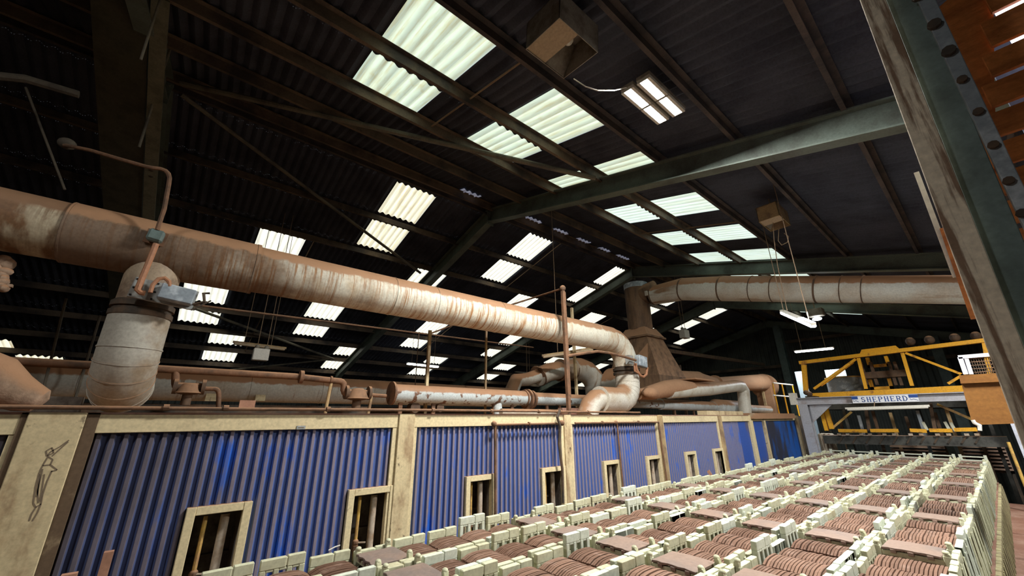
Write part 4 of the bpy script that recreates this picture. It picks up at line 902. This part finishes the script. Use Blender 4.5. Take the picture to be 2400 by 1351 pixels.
for c in range(6):
    for j in range(J0, J1 + 1):
        x, y = XC[c], Y0 + RW * j + RW / 2
        if not (in_view(x, y + .12, ZC, 40) or in_view(x + .2, y + .1, ZC, 40) or in_view(x - .2, y + .13, ZC, 40)): continue
        flat = (j % 5 == 0)
        k, r = where(c, j)
        before = firstlid[c] * 5 - j
        if flat: pos = 'holding %s flat tile, %s' % (ORD[k], COLN[c])
        elif k < 0: pos = '%s before first flat tile, %s' % (CARD[before], COLN[c])
        else: pos = '%s beyond %s flat tile, %s' % (CARD[r], ORD[k], COLN[c])
        dz = rs.uniform(-0.006, 0.006); dx = rs.uniform(-0.006, 0.006); rz = rs.uniform(-0.015, 0.015)
        me = SF if flat else SM[rs.choice((0, 0, 1, 1, 2, 2, 3, 4, 3) + ((5,) if c < 5 else ()))]
        if c == 5 and not flat: me = SM[rs.choice((1, 3, 3, 5, 1))]
        copy_of(me, 'tile_setter', (x + dx, y, ZC + dz), 'cream tile setter ' + pos, 'kiln setter', 'cream setters on the kiln car', rz); n_set += 1
        packs.append((x + dx, y, ZC + dz - (0.13 if flat else rs.uniform(0, 0.012)), c, j, pos, flat))
        if flat:
            copy_of(LM, 'flat_tile', (x + dx, y, ZC + dz + 0.002), 'grey-brown clay tile lying flat on its setter, %s one in the %s' % (ORD[k], COLN[c]), 'roof tile', 'flat tiles laid on the setters', rz); n_lid += 1
# tiles on edge: the nearest 300 one by one, the others as one heap
near = sorted([p for p in packs if not p[6] and in_view(p[0], p[1], p[2], -5)], key=lambda p: p[0] ** 2 + p[1] ** 2)[:17]
near_ids = {(p[3], p[4]) for p in near}
mb = MB(); nt = 0
for (x, y, z, c, j, pos, flat) in packs:
    miss = rs.random() < 0.06
    for i in range(NT):
        if miss and i == 11: continue
        tx = x + (i - (NT - 1) / 2) * TP + rs.uniform(-.0018, .0018); tz = z + rs.uniform(-.003, .002); ty = y + rs.uniform(-.003, .003)
        if (c, j) in near_ids:
            o = copy_of(tile_me, 'clay_tile', (tx, ty, tz), '%s clay tile from left in pack %s' % (ORD[i], pos), 'roof tile', 'clay tiles on edge in the nearest packs'); nt += 1
        else: tile_geo(mb, tx, ty, tz)
o = mb.build('clay_tiles_on_edge', M['tile']); tag(o, 'brown clay roof tiles on edge, filling the setters farther down the kiln car', 'roof tiles', kind='stuff')
print('SETTERS', n_set, 'LIDS', n_lid, 'TILES', nt)
# lower tier, seen only along the right-hand side
M['setter_dirty_shaded'] = surface('ochre_stained_shaded_refractory', (0.40, 0.36, 0.20), (0.22, 0.18, 0.11), 5, (0.4, 0.7), rough=0.8)  # ochre dirt, and the shade of this unlit side put into the colour
low = setter_mesh('s_low', 0.0, 0.0, M['setter_dirty_shaded'], 1)
for j in range(4, 32, 1):
    k, r = where(0, j)
    if n_set >= 296: break
    copy_of(low, 'tile_setter', (XC[0] + .05, Y0 + RW * j + RW / 2, ZC - 0.375), 'lower cream setter, right edge, below the one %s %s flat tile' % (CARD[r] + ' beyond' if r else 'holding', ORD[k]), 'kiln setter', 'lower setters along the right edge'); n_set += 1
car = thing('kiln_car', 'long brown kiln car base under the setters, its ledge showing at the right', 'kiln car', (-1.6, 6, ZF))
MB().box(XC[5] - 0.22, XC[0] + 0.22, 0.0, 12.2, -1.62, -1.18).build('refractory_deck', M['car'], car)
mb = MB()
for k in range(8): mb.box(XC[5] - 0.25, XC[0] + 0.46, 0.02 + k * 1.56, 1.52 + k * 1.56, -2.2, -1.55)
mb.build('car_ledge', M['car'], car, bevel=.02); MB().box(XC[5] - .1, XC[0] + .3, 0, 12.3, ZF + .12, -2.2).build('chassis', M['dark_metal'], car)
mb = MB()
for k in range(10): 
    for xx in (XC[5] + .1, XC[0] + .1): mb.tube([(xx - .04, .6 + k * 1.25, ZF + .15), (xx + .04, .6 + k * 1.25, ZF + .15)], .15, 16)
mb.build('wheel', M['rust_dark'], car)
mb = MB().tube([P(770, 1291, x=-2.95), P(785, 1283, x=-2.95), P(797, 1279, x=-2.95)], .004, 6); tag(mb.build('thin_rod', M['white_fit']), 'thin pale rod sticking up between two setters near the kiln', 'rod')
# end barriers of the last car
for c in range(6):
    x = XC[c]; t = thing('end_barrier', 'pale barrier with two rails closing the far end of the %s' % COLN[c], 'frame', (x, 12.35, -1.2), 'end frames of the kiln car')
    for sx in (-1, 1): MB().box(x + sx * .165 - .022, x + sx * .165 + .022, 12.3, 12.34, -1.2, -.72).build('upright', M['setter_pale'], t)
    MB().box(x - .16, x + .16, 12.31, 12.335, -.765, -.745).box(x - .16, x + .16, 12.31, 12.335, -.83, -.81).build('rail', M['setter_pale'], t)

# ------------------------------------------------------------------ handling machine at the far end
YG = 12.6; g_ = lambda px, py, y=YG: P(px, py, y=y)
M['pale_leg'] = surface('pale_blue_white_leg', (0.62, 0.66, 0.76), (0.5, 0.52, 0.6), 4, rough=.5)  # on the portal leg, light falling on it is put into the paler paint
pg = thing('portal_gantry', 'pale grey steel portal with the lettered name board, at the end of the tile rows', 'gantry', (-1.6, YG, ZF))
zb0, zb1 = 0.315, 0.475
MB().ibeam((-3.34, YG, .40), (.36, YG, .40), .16, .16, .012).build('cross_beam', M['grey_lilac'], pg)
MB().ibeam((-3.22, YG, ZF), (-3.22, YG, .32), .20, .20, .014, up=(0, 1, 0)).build('leg', M['grey_lilac'], pg)
MB().ibeam((.20, YG, ZF), (.20, YG, .32), .24, .20, .014, up=(0, 1, 0)).build('leg', M['pale_leg'], pg)
mb = MB().prism([(-3.10, YG - .01, .31), (-2.62, YG - .01, .31), (-3.10, YG - .01, -.12)], (0, .02, 0)).prism([(.06, YG - .01, .31), (-.3, YG - .01, .31), (.06, YG - .01, -.1)], (0, .02, 0)); mb.build('gusset', M['grey_lilac'], pg)
MB().box(-3.48, -3.34, YG - .1, YG + .1, .32, .62).build('end_block', M['white_fit'], pg)
# name board
a = g_(1996, 934, YG - .1); b = g_(2151, 929, YG - .1); sx0, sx1 = a.x, b.x; zc_ = .395; yS = YG - .092
MB().box(sx0, sx1, yS - .008, yS, zc_ - .078, zc_ + .078).build('name_board', M['sign_white'], pg)
nb_ = C.objects[-1] if False else bpy.data.objects['name_board']
mb = MB(); W_ = sx1 - sx0
for x0, x1 in ((0.0, .10), (.87, 1.0)):
    mb.box(sx0 + W_ * x0, sx0 + W_ * x1, yS - .010, yS - .008, zc_ + .01, zc_ + .076)
rs2 = random.Random(4)
for x0, x1 in ((0.0, .11), (.87, 1.0)):
    mb.tube([(sx0 + W_ * x0 + .01, yS - .011, zc_ - .01), (sx0 + W_ * (x0 + .03), yS - .011, zc_ - .035), (sx0 + W_ * (x0 + .06), yS - .011, zc_ - .02), (sx0 + W_ * x1 - .01, yS - .011, zc_ - .05)], .004, 4)
mb.build('board_emblem', M['sign_blue'], nb_)
def letters(mb, text, x0, x1, z0, z1, y):
    n = len(text); cw = (x1 - x0) / n; H_ = z1 - z0; st_ = cw * .17; th = cw * .09
    def R_(a, b, c, d, ox): mb.box(ox + a * cw, ox + b * cw, y - .003, y, z0 + c * H_, z0 + d * H_)
    def arcs(cx, cz, rx_, rz_, a0, a1, ox, wd=.16):
        pr = None
        for k in range(13):
            an = math.radians(a0 + (a1 - a0) * k / 12); p = Vector((ox + (cx + rx_ * math.cos(an)) * cw, y - .0015, z0 + (cz + rz_ * math.sin(an)) * H_))
            if pr is not None: mb.bar(pr + (pr - p) * .15, p + (p - pr) * .15, .003, wd * cw * (.55 + .45 * abs(math.cos(an))), up=(p - pr).cross(Vector((0, 1, 0))))
            pr = p
    for i, ch in enumerate(text):
        ox = x0 + i * cw
        if ch in 'HEPRD':
            R_(.14, .30, 0, 1, ox); R_(.06, .38, 0, .07, ox); R_(.06, .38, .93, 1, ox)
        if ch == 'H': R_(.62, .78, 0, 1, ox); R_(.54, .86, 0, .07, ox); R_(.54, .86, .93, 1, ox); R_(.3, .62, .46, .54, ox)
        if ch == 'E': R_(.3, .80, 0, .08, ox); R_(.3, .78, .92, 1, ox); R_(.3, .6, .47, .55, ox); R_(.75, .82, 0, .26, ox); R_(.72, .79, .76, 1, ox); R_(.57, .62, .38, .64, ox)
        if ch in 'PR': arcs(.46, .73, .27, .235, 90, -90, ox); R_(.28, .48, .93, 1, ox); R_(.28, .48, .46, .54, ox)
        if ch == 'R': mb.bar((ox + .48 * cw, y - .0015, z0 + .48 * H_), (ox + .78 * cw, y - .0015, z0 + .04 * H_), .003, .15 * cw, up=(0, 0, 1)); R_(.68, .90, 0, .07, ox)
        if ch == 'D': arcs(.36, .5, .42, .46, 90, -90, ox); R_(.28, .4, .93, 1, ox); R_(.28, .4, 0, .07, ox)
        if ch == 'S': arcs(.46, .74, .24, .22, 30, 270, ox); arcs(.46, .27, .25, .23, 90, -150, ox); R_(.66, .72, .72, .98, ox); R_(.18, .24, .03, .3, ox)
mb = MB(); letters(mb, 'SHEPHERD', sx0 + W_ * .14, sx0 + W_ * .86, zc_ - .055, zc_ + .055, yS - .008); mb.build('lettering', M['sign_blue'], nb_)
# yellow truss machine
yt = thing('yellow_truss_machine', 'yellow painted truss of the tile handling machine above the grey portal', 'machine', (-1.7, 13.2, .5))
YT = 13.1; y_ = lambda px, py, y=YT: P(px, py, y=y)
def chord(name, p, q_, h, w_=None, y=YT, m='yellow'):
    w_ = w_ or (.12 if 'chord' in name else h)
    return MB().bar(y_(*p, y), y_(*q_, y), w_, h).build(name, M[m], yt)
chord('top_chord', (1874, 851), (2312, 798), .085); chord('bottom_chord', (1893, 929), (2330, 908), .13)
chord('upright', (1884, 855), (1889, 918), .10, m='yellow'); chord('upright', (2012, 840), (2030, 912), .065); chord('upright', (2115, 828), (2138, 905), .065); chord('upright', (2306, 800), (2325, 905), .07)
chord('diagonal', (2006, 842), (1908, 912), .055); chord('diagonal', (2000, 850), (1925, 905), .04, y=13.5); chord('diagonal', (2122, 828), (2260, 880), .05); chord('diagonal', (2262, 876), (2222, 900), .05)
p = y_(2014, 832); q_ = y_(2112, 822); mb = MB(); mb.prism([p, q_, q_ + Vector((-.07, 0, .13)), p + Vector((.07, 0, .12))], (0, .2, 0)); mb.build('header_box', M['yellow'], yt)
mb = MB()
for (px, py) in ((2058, 850), (2065, 902)):
    c = y_(px, py, 13.9); w_ = .22; mb.box(c.x - w_, c.x - w_ + .07, 13.85, 13.95, c.z - .12, c.z + .14).box(c.x + w_ - .07, c.x + w_, 13.85, 13.95, c.z - .12, c.z + .14).box(c.x - w_, c.x + w_, 13.85, 13.95, c.z - .12, c.z - .05)
mb.build('gripper_frame', M['yellow'], yt)
mb = MB(); c = y_(2070, 878, 13.7); mb.box(c.x - .42, c.x + .42, 13.65, 13.8, c.z - .08, c.z + .08)
for px in (2025, 2048, 2092, 2105): c = y_(px, 875, 13.75); mb.box(c.x - .03, c.x + .03, 13.7, 13.8, c.z - .3, c.z + .28)
for px in (2135, 2180, 2240, 2290): c = y_(px, 806 - (px - 2135) * .08, 13.2); mb.ell(c + Vector((0, .05, .06)), (.09, .12, .10), 10, 6)
mb.build('drive_gear', M['rust_dark'], yt)
for px, py in ((1890, 921), (1897, 924)): 
    c = y_(px, py, 12.95); MB().ell(c, (.07, .1, .07), 10, 7).build('wheel_unit', M['rust_dark'], yt)
lo = thing('lower_carriage', 'dark grimy conveyor beam with yellow flaps under the lettered portal', 'machine', (-1.6, 13.2, -.6))
lc = lambda px, py, y=13.0: P(px, py, y=y)
def lbar(name, p, q_, h, w_=None, y=13.0, m='yellow'):
    w_ = w_ or (h if name in ('upright', 'diagonal') else .1)
    return MB().bar(lc(*p, y), lc(*q_, y), w_, h).build(name, M[m], lo)
M['grimy'] = surface('grimy_dark_beam', (0.085, 0.085, 0.075), (0.03, 0.03, 0.028), 5, dust=(.6, .9), rough=.7)
lbar('cross_beam', (1935, 1030), (2365, 1036), .20, .4, 13.2, 'grimy')
for a, b in (((1965, 1010), (2032, 1011)), ((2040, 1010), (2106, 1010)), ((2133, 1009), (2172, 1011)), ((2178, 1009), (2232, 1010)), ((2236, 1008), (2290, 1007))): lbar('yellow_flap', a, b, .075, .05, 12.95)
mb = MB()
for px in (1968, 1988, 2020, 2040, 2074, 2097, 2135, 2160, 2198, 2224, 2266, 2290): c = lc(px, 1019); mb.box(c.x - .035, c.x + .035, 12.93, 12.98, c.z - .022, c.z + .022)
mb.build('tab', M['pale_pipe'], lo)
mb = MB()
for px in range(1975, 2300, 32): mb.bar(lc(px, 1024, 12.98), lc(px - 9, 1040, 12.98), .02, .03)
mb.build('rib', M['dark_metal'], lo)
lbar('upright', (1924, 958), (1938, 1010), .08); lbar('upright', (1935, 955), (1950, 1006), .09); lbar('upright', (2028, 950), (2038, 1010), .06, m='rust_dark'); lbar('upright', (2180, 945), (2192, 1010), .06, m='rust_dark')
lbar('diagonal', (1950, 1005), (1996, 966), .045, m='gas_yellow'); lbar('diagonal', (2196, 948), (2288, 988), .05, m='gas_yellow')
mb = MB(); 
for px, py in ((2170, 998), (2222, 998), (2236, 1000)): c = lc(px, py, 13.1); mb.bar(c + Vector((0, 0, -.1)), c + Vector((-.03, 0, .08)), .05, .05)
mb.build('pale_horn', M['setter_pale'], lo)
M['board_pale'] = surface('dusty_drying_board', (0.46, 0.32, 0.24), (0.33, 0.22, 0.16), 4, rough=.8)
# drying-car racks behind
for k, (px0, px1, l) in enumerate(((2085, 2235, 'left'), (2245, 2365, 'right'))):
    t = thing('board_stack', 'low %s-hand stack of brown boards behind the far end frames' % l, 'board stack', lc(px0, 1060, 14.3), 'stacks of brown boards')
    a = lc(px0, 1045, 14.3); b = lc(px1, 1075, 14.3)
    for i in range(7):
        z = a.z - i * .075; MB().box(a.x, b.x, 14.3, 14.9, z - .035, z).build('board', M['board_pale'], t)
    MB().box(a.x, a.x + .05, 14.5, 14.8, ZF, a.z - .5).box(b.x - .05, b.x, 14.5, 14.8, ZF, a.z - .5).box(a.x, b.x, 14.5, 14.7, a.z - .56, a.z - .5).build('trestle', M['dark_metal'], t)
c = lc(2240, 1050, 14.0); tag(MB().bar(Vector((c.x - .1, 14.0, c.z + .2)), (c.x + .05, 14.0, ZF), .12, .03).build('steel_strut', M['teal']), 'grey-blue strut standing between the brown board stacks', 'strut')
c = lc(2000, 1055, 13.9); tag(MB().bar(Vector((c.x - .05, 13.9, c.z + .25)), (c.x + .05, 13.9, ZF), .14, .03).build('steel_strut', M['teal']), 'grey-blue strut left of the brown board stacks', 'strut')
a = y_(1932, 868, 16.5); b = y_(1988, 893, 16.5)
tag(MB().box(a.x, b.x, 16.5, 16.53, .36, a.z).build('pale_sheet', M['pale_sheet']), 'large pale blue sheet hanging behind the left end of the yellow truss', 'sheet', 'pale sheets behind the truss')
a = y_(1862, 872, 16.0); b = y_(1893, 905, 16.0)
tag(MB().box(a.x, b.x, 16.0, 16.03, ZF if a.x < -3.5 else .36, a.z).build('pale_sheet', M['pale_sheet']), 'narrow pale blue sheet left of the yellow truss, beside the grey leg', 'sheet', 'pale sheets behind the truss')
c = lc(1905, 1035, 13.0); tag(MB().box(c.x + .02, c.x + .3, 13.45, 13.9, ZF, c.z + .18).build('pale_cabinet', M['flange'], bevel=.03), 'pale dirty cabinet at the foot of the grey portal leg', 'cabinet')
tag(MB().box(-3.45, 1.2, 14.7, 17.0, .22, .36).box(-3.4, -3.3, 15, 15.1, ZF, .22).box(1.0, 1.1, 15, 15.1, ZF, .22).box(-1.5, -1.4, 16, 16.1, ZF, .22).build('machine_deck', M['grimy']), 'dark raised deck behind the yellow truss, carrying the drum', 'platform')
dr = thing('storage_drum', 'low grey-blue drum on the deck behind the left part of the yellow truss', 'drum', y_(1985, 905, 15)); c = y_(1975, 886, 15.3)
MB().tube([(c.x, 15.3, .36), (c.x, 15.3, c.z)], .42, 24).build('body', M['galv'], dr); mb = MB(); ring(mb, (c.x, 15.3, c.z), (0, 0, 1), .42, .03, .02, 24); mb.build('rim', M['gas_yellow'], dr)
rs3 = random.Random(8)
for k in range(13):
    x = -2.9 + k * .27 + rs3.uniform(-.06, .06); y = 13.7 + rs3.uniform(0, .8); z1 = rs3.uniform(-.1, .2)
    tag(MB().box(x - .03, x + .03, y, y + .06, ZF, z1).build('guide_bar', M[rs3.choice(('rust_dark', 'grimy', 'rust_dark', 'galv', 'old_tan'))]), 'grimy upright guide bar behind the dark conveyor beam, %s from the left' % ORD[k], 'bar', 'guide bars behind the conveyor')
for k, (xx, zz) in enumerate(((-3.05, .0), (-.05, .0))):
    MB().box(xx - .1, xx + .1, 12.6, 13.14, .484, .53).build('bogie', M['dark_metal'], yt)
# girts and column on the far gable
for k, (a, b) in enumerate((((1840, 800), (2120, 770)), ((1500, 905), (1830, 838)), ((1700, 912), (1860, 880)), ((2130, 850), (2400, 815)))):
    pa_, pb_ = P(*a, y=23.7), P(*b, y=23.7); z = (pa_.z + pb_.z) / 2
    tag(MB().box(pa_.x, pb_.x, 23.62, 23.74, z - .07, z + .07).build('wall_girt', M['purlin']), 'dusty girt on the far gable wall, %s counted from the top right' % ORD[k], 'girt', 'girts on the far gable')
c = P(1835, 830, y=22.9); tag(MB().ibeam((c.x, 22.9, ZF), (c.x, 22.9, gz(c.x) - .4), .3, .3, .02, up=(0, 1, 0)).build('gable_post', M['teal']), 'blue-grey gable post rising left of the yellow truss', 'post')
c = P(2200, 830, y=22.9); tag(MB().ibeam((c.x, 22.9, ZF), (c.x, 22.9, gz(c.x) - .4), .3, .3, .02, up=(0, 1, 0)).build('gable_post', M['teal']), 'blue-grey gable post behind the middle of the yellow truss', 'post')
for px, x_, zt_, l in ((1568, -6.5, 1.9, 'brown post just right of the flared stack box'), (1596, -6.5, 1.7, 'thin grey post right of the brown stack'), (1745, -6.0, 1.5, 'yellowish post above the dusty fan duct'), (1780, -5.3, 1.4, 'thin grey post above the fan duct flange')):
    p = P(px, 880, x=x_); tag(MB().bar((x_, p.y, .05), (x_, p.y, zt_), .07, .07).build('platform_post', M['rust_dark'] if px < 1600 else M['old_tan']), l, 'post', 'posts of the walkway above the ducts')
a = P(1560, 822, x=-6.5); b = P(1790, 855, x=-6.2); tag(MB().bar(a, b, .08, .12).build('platform_beam', M['rust_dark']), 'brown beam running right from the stack above the fan duct', 'beam')

# ------------------------------------------------------------------ close foreground on the right
YC = 1.9; f_ = lambda px, py, y=YC: P(px, py, y=y)
fc = thing('steel_stanchion', 'big teal steel stanchion with a dusty flange and a bolted edge, close on the right', 'column', (.12, YC, ZF))
def slab(p_top, p_bot, w_top, w_bot, y0, y1, name, m, ext=1.4):
    """upright plate between two sight lines of the column, real thickness along y"""
    a = f_(*p_top, y0); b = f_(*p_bot, y0); a2 = f_(p_top[0] + w_top, p_top[1], y0); b2 = f_(p_bot[0] + w_bot, p_bot[1], y0)
    def at(u, v, z):
        t = (z - u.z) / (v.z - u.z); return u.lerp(v, t)
    zt_, zl = 2.35, -1.3
    pts = [at(a, b, zt_), at(a2, b2, zt_), at(a2, b2, zl), at(a, b, zl)]
    mb = MB(); mb.prism(pts, (0, y1 - y0, 0)); return mb.build(name, M[m], fc, bevel=.002)
slab((2015, 0), (2333, 872), 62, 90, YC - .02, YC + .0, 'front_flange', 'flange')
slab((2076, 0), (2421, 872), 84, 110, YC + .03, YC + .05, 'web_plate', 'teal')
slab((2150, 0), (2560, 872), 44, 46, YC - .0, YC + .035, 'bolted_angle', 'galv')
mb = MB()
for px, py, rr in ((2152, -8, 1), (2190, 58, 1), (2224, 121, 1), (2255, 187, .8), (2293, 262, .6), (2328, 340, .6), (2364, 424, .6), (2395, 500, .6)):
    c = f_(px, py, YC - .004); mb.tube([c + Vector((0, .006, 0)), c + Vector((0, -.012 * rr, 0))], .019 * (1 if rr == 1 else .7), 8)
mb.build('bolt', M['dark_metal'], fc)
a = f_(2148, 405, YC + .05); b = f_(2240, 650, YC + .05)
tag(MB().bar(a, b, .012, .014, up=(1, 0, 0)).build('pale_strip', M['white_fit']), 'pale strip standing out behind the dusty flange of the big column', 'strip')
a = f_(2212, 535, YC + .04); b = f_(2286, 748, YC + .04)
tag(MB().bar(a, b, .012, .02, up=(1, 0, 0)).build('orange_strip', M['orange_bright'] if 'orange_bright' in M else M['orange_wood']), 'narrow bright orange strip peeping out behind the big column', 'strip')
bw = thing('boarded_partition', 'orange-brown boarded partition with open gaps to the right of the big column', 'partition', (.6, 2.6, ZF))
YB = 2.6; o_ = lambda px, py: P(px, py, y=YB)
MB().prism([o_(2150, 60), o_(2290, -60), o_(2328, -60), o_(2331, 200), o_(2338, 420), o_(2420, 700), o_(2300, 700)], (0, .02, 0)).build('wide_board', M['orange_wood'], bw)
prev = o_(2335, -40).z
gy = (40, 120, 190, 262, 335, 405, 475, 545, 615)
for py in gy:
    zg = o_(2335, py).z; xs_ = o_(2326, py).x
    MB().box(xs_, 1.6, YB - .03, YB - .008, zg + .014, prev - .014).build('board', M['orange_wood'], bw, bevel=.002); prev = zg
wi += 1
z1_, z2_ = o_(2335, 40).z, o_(2335, 120).z
struct(MB().box(o_(2334, 40).x * 1.05, 1.8, YB + .10, YB + .12, z2_ * 1.045 - .04, z1_ * 1.045 + .05).build('window_%d' % wi, emitter('daylit_pane', (.80, .84, 1.0), 4.0)))
struct(MB().box(.45, 1.9, YB + .5, YB + .52, -1, 2.7).build('wall_side', M['roof']))
# plywood hopper box, white cage and slanting leg
YP = 5.0; h_ = lambda px, py: P(px, py, y=YP)
pb = thing('plywood_box', 'orange-brown plywood box jutting out left of the big column', 'box', h_(2300, 930))
MB().prism([h_(2248, 881), h_(2390, 872), h_(2420, 992), h_(2302, 996), h_(2276, 984)], (0, .35, 0)).build('panel', M['ply'], pb)
MB().prism([h_(2248, 881) + Vector((0, -.02, 0)), h_(2390, 872) + Vector((0, -.02, 0)), h_(2395, 893) + Vector((0, -.02, 0)), h_(2252, 900) + Vector((0, -.02, 0))], (0, .02, 0)).build('top_lip', M['ply'], pb)
MB().tube([h_(2280, 985), h_(2284, 992), h_(2296, 998), h_(2297, 1010)], .012, 8).build('wire_hook', M['white_fit'], pb)
cg = thing('wire_cage', 'small white-framed wire guard above the plywood box', 'guard', h_(2270, 850)); c_ = lambda px, py: P(px, py, y=5.2)
mb = MB(); mb.bar(c_(2250, 838), c_(2264, 878), .03, .03).bar(c_(2264, 838), c_(2277, 878), .025, .025).bar(c_(2246, 838), c_(2320, 832), .03, .03); mb.build('white_frame', M['pale_leg'], cg)
mb = MB()
for k in range(9): mb.tube([c_(2268 + k * 6, 838), c_(2282 + k * 6, 878)], .003, 4)
for k in range(5): mb.tube([c_(2266 + k * 3, 842 + k * 8), c_(2325 + k * 3, 838 + k * 8)], .003, 4)
mb.build('wire_mesh', M['dark_metal'], cg)
c = P(2363, 1037, y=11.5); tag(MB().tube([c, Vector((c.x, c.y, ZF))], .022, 12).build('yellow_post', M['gas_yellow']), 'slim yellow post standing in front of the pale right-hand portal leg', 'post')
# ------------------------------------------------------------------ every separate piece becomes a part of its own
SPLIT = {'gripper_frame', 'seam_band', 'seam', 'flange', 'drive_gear', 'rib', 'branch_pipe', 'stand', 'band', 'clamp_ring', 'support', 'tab', 'suspension_wire', 'railing_post', 'rail', 'wheel', 'hanger',
         'bolt_hole', 'gusset', 'damper_flange', 'side_rail', 'reflector_frame', 'led_panel', 'housing', 'lamp_head', 'governor_', 'bolt', 'white_frame', 'pale_horn', 'car_ledge', 'valve_lever',
         'mounted_coupling', 'trestle', 'valve'}
def islands(me):
    n = len(me.vertices); par = list(range(n))
    def find(a):
        while par[a] != a: par[a] = par[par[a]]; a = par[a]
        return a
    for e in me.edges:
        a, b = find(e.vertices[0]), find(e.vertices[1])
        if a != b: par[a] = b
    g = {}
    for p in me.polygons: g.setdefault(find(p.vertices[0]), []).append(p.index)
    return list(g.values())
for o in list(C.objects):
    if o.type != 'MESH' or not o.parent or o.name.split('.')[0] not in SPLIT: continue
    me = o.data; gs = islands(me)
    if len(gs) < 2 or len(gs) > 60: continue
    base = o.name.split('.')[0]; mw = o.matrix_parent_inverse.copy()
    for g_i, polys in enumerate(gs):
        ids = sorted({v for k in polys for v in me.polygons[k].vertices}); mp = {v: q for q, v in enumerate(ids)}
        m2 = bpy.data.meshes.new(base); m2.from_pydata([me.vertices[v].co[:] for v in ids], [], [[mp[v] for v in me.polygons[k].vertices] for k in polys])
        m2.polygons.foreach_set('use_smooth', [me.polygons[k].use_smooth for k in polys]); m2.materials.append(me.materials[0])
        if any(me.polygons[k].use_smooth for k in polys): m2.set_sharp_from_angle(angle=math.radians(42))
        if g_i == 0: o.data = m2
        else:
            c2 = bpy.data.objects.new(base, m2); C.objects.link(c2); c2.parent = o.parent; c2.matrix_parent_inverse = mw; c2.location = o.location
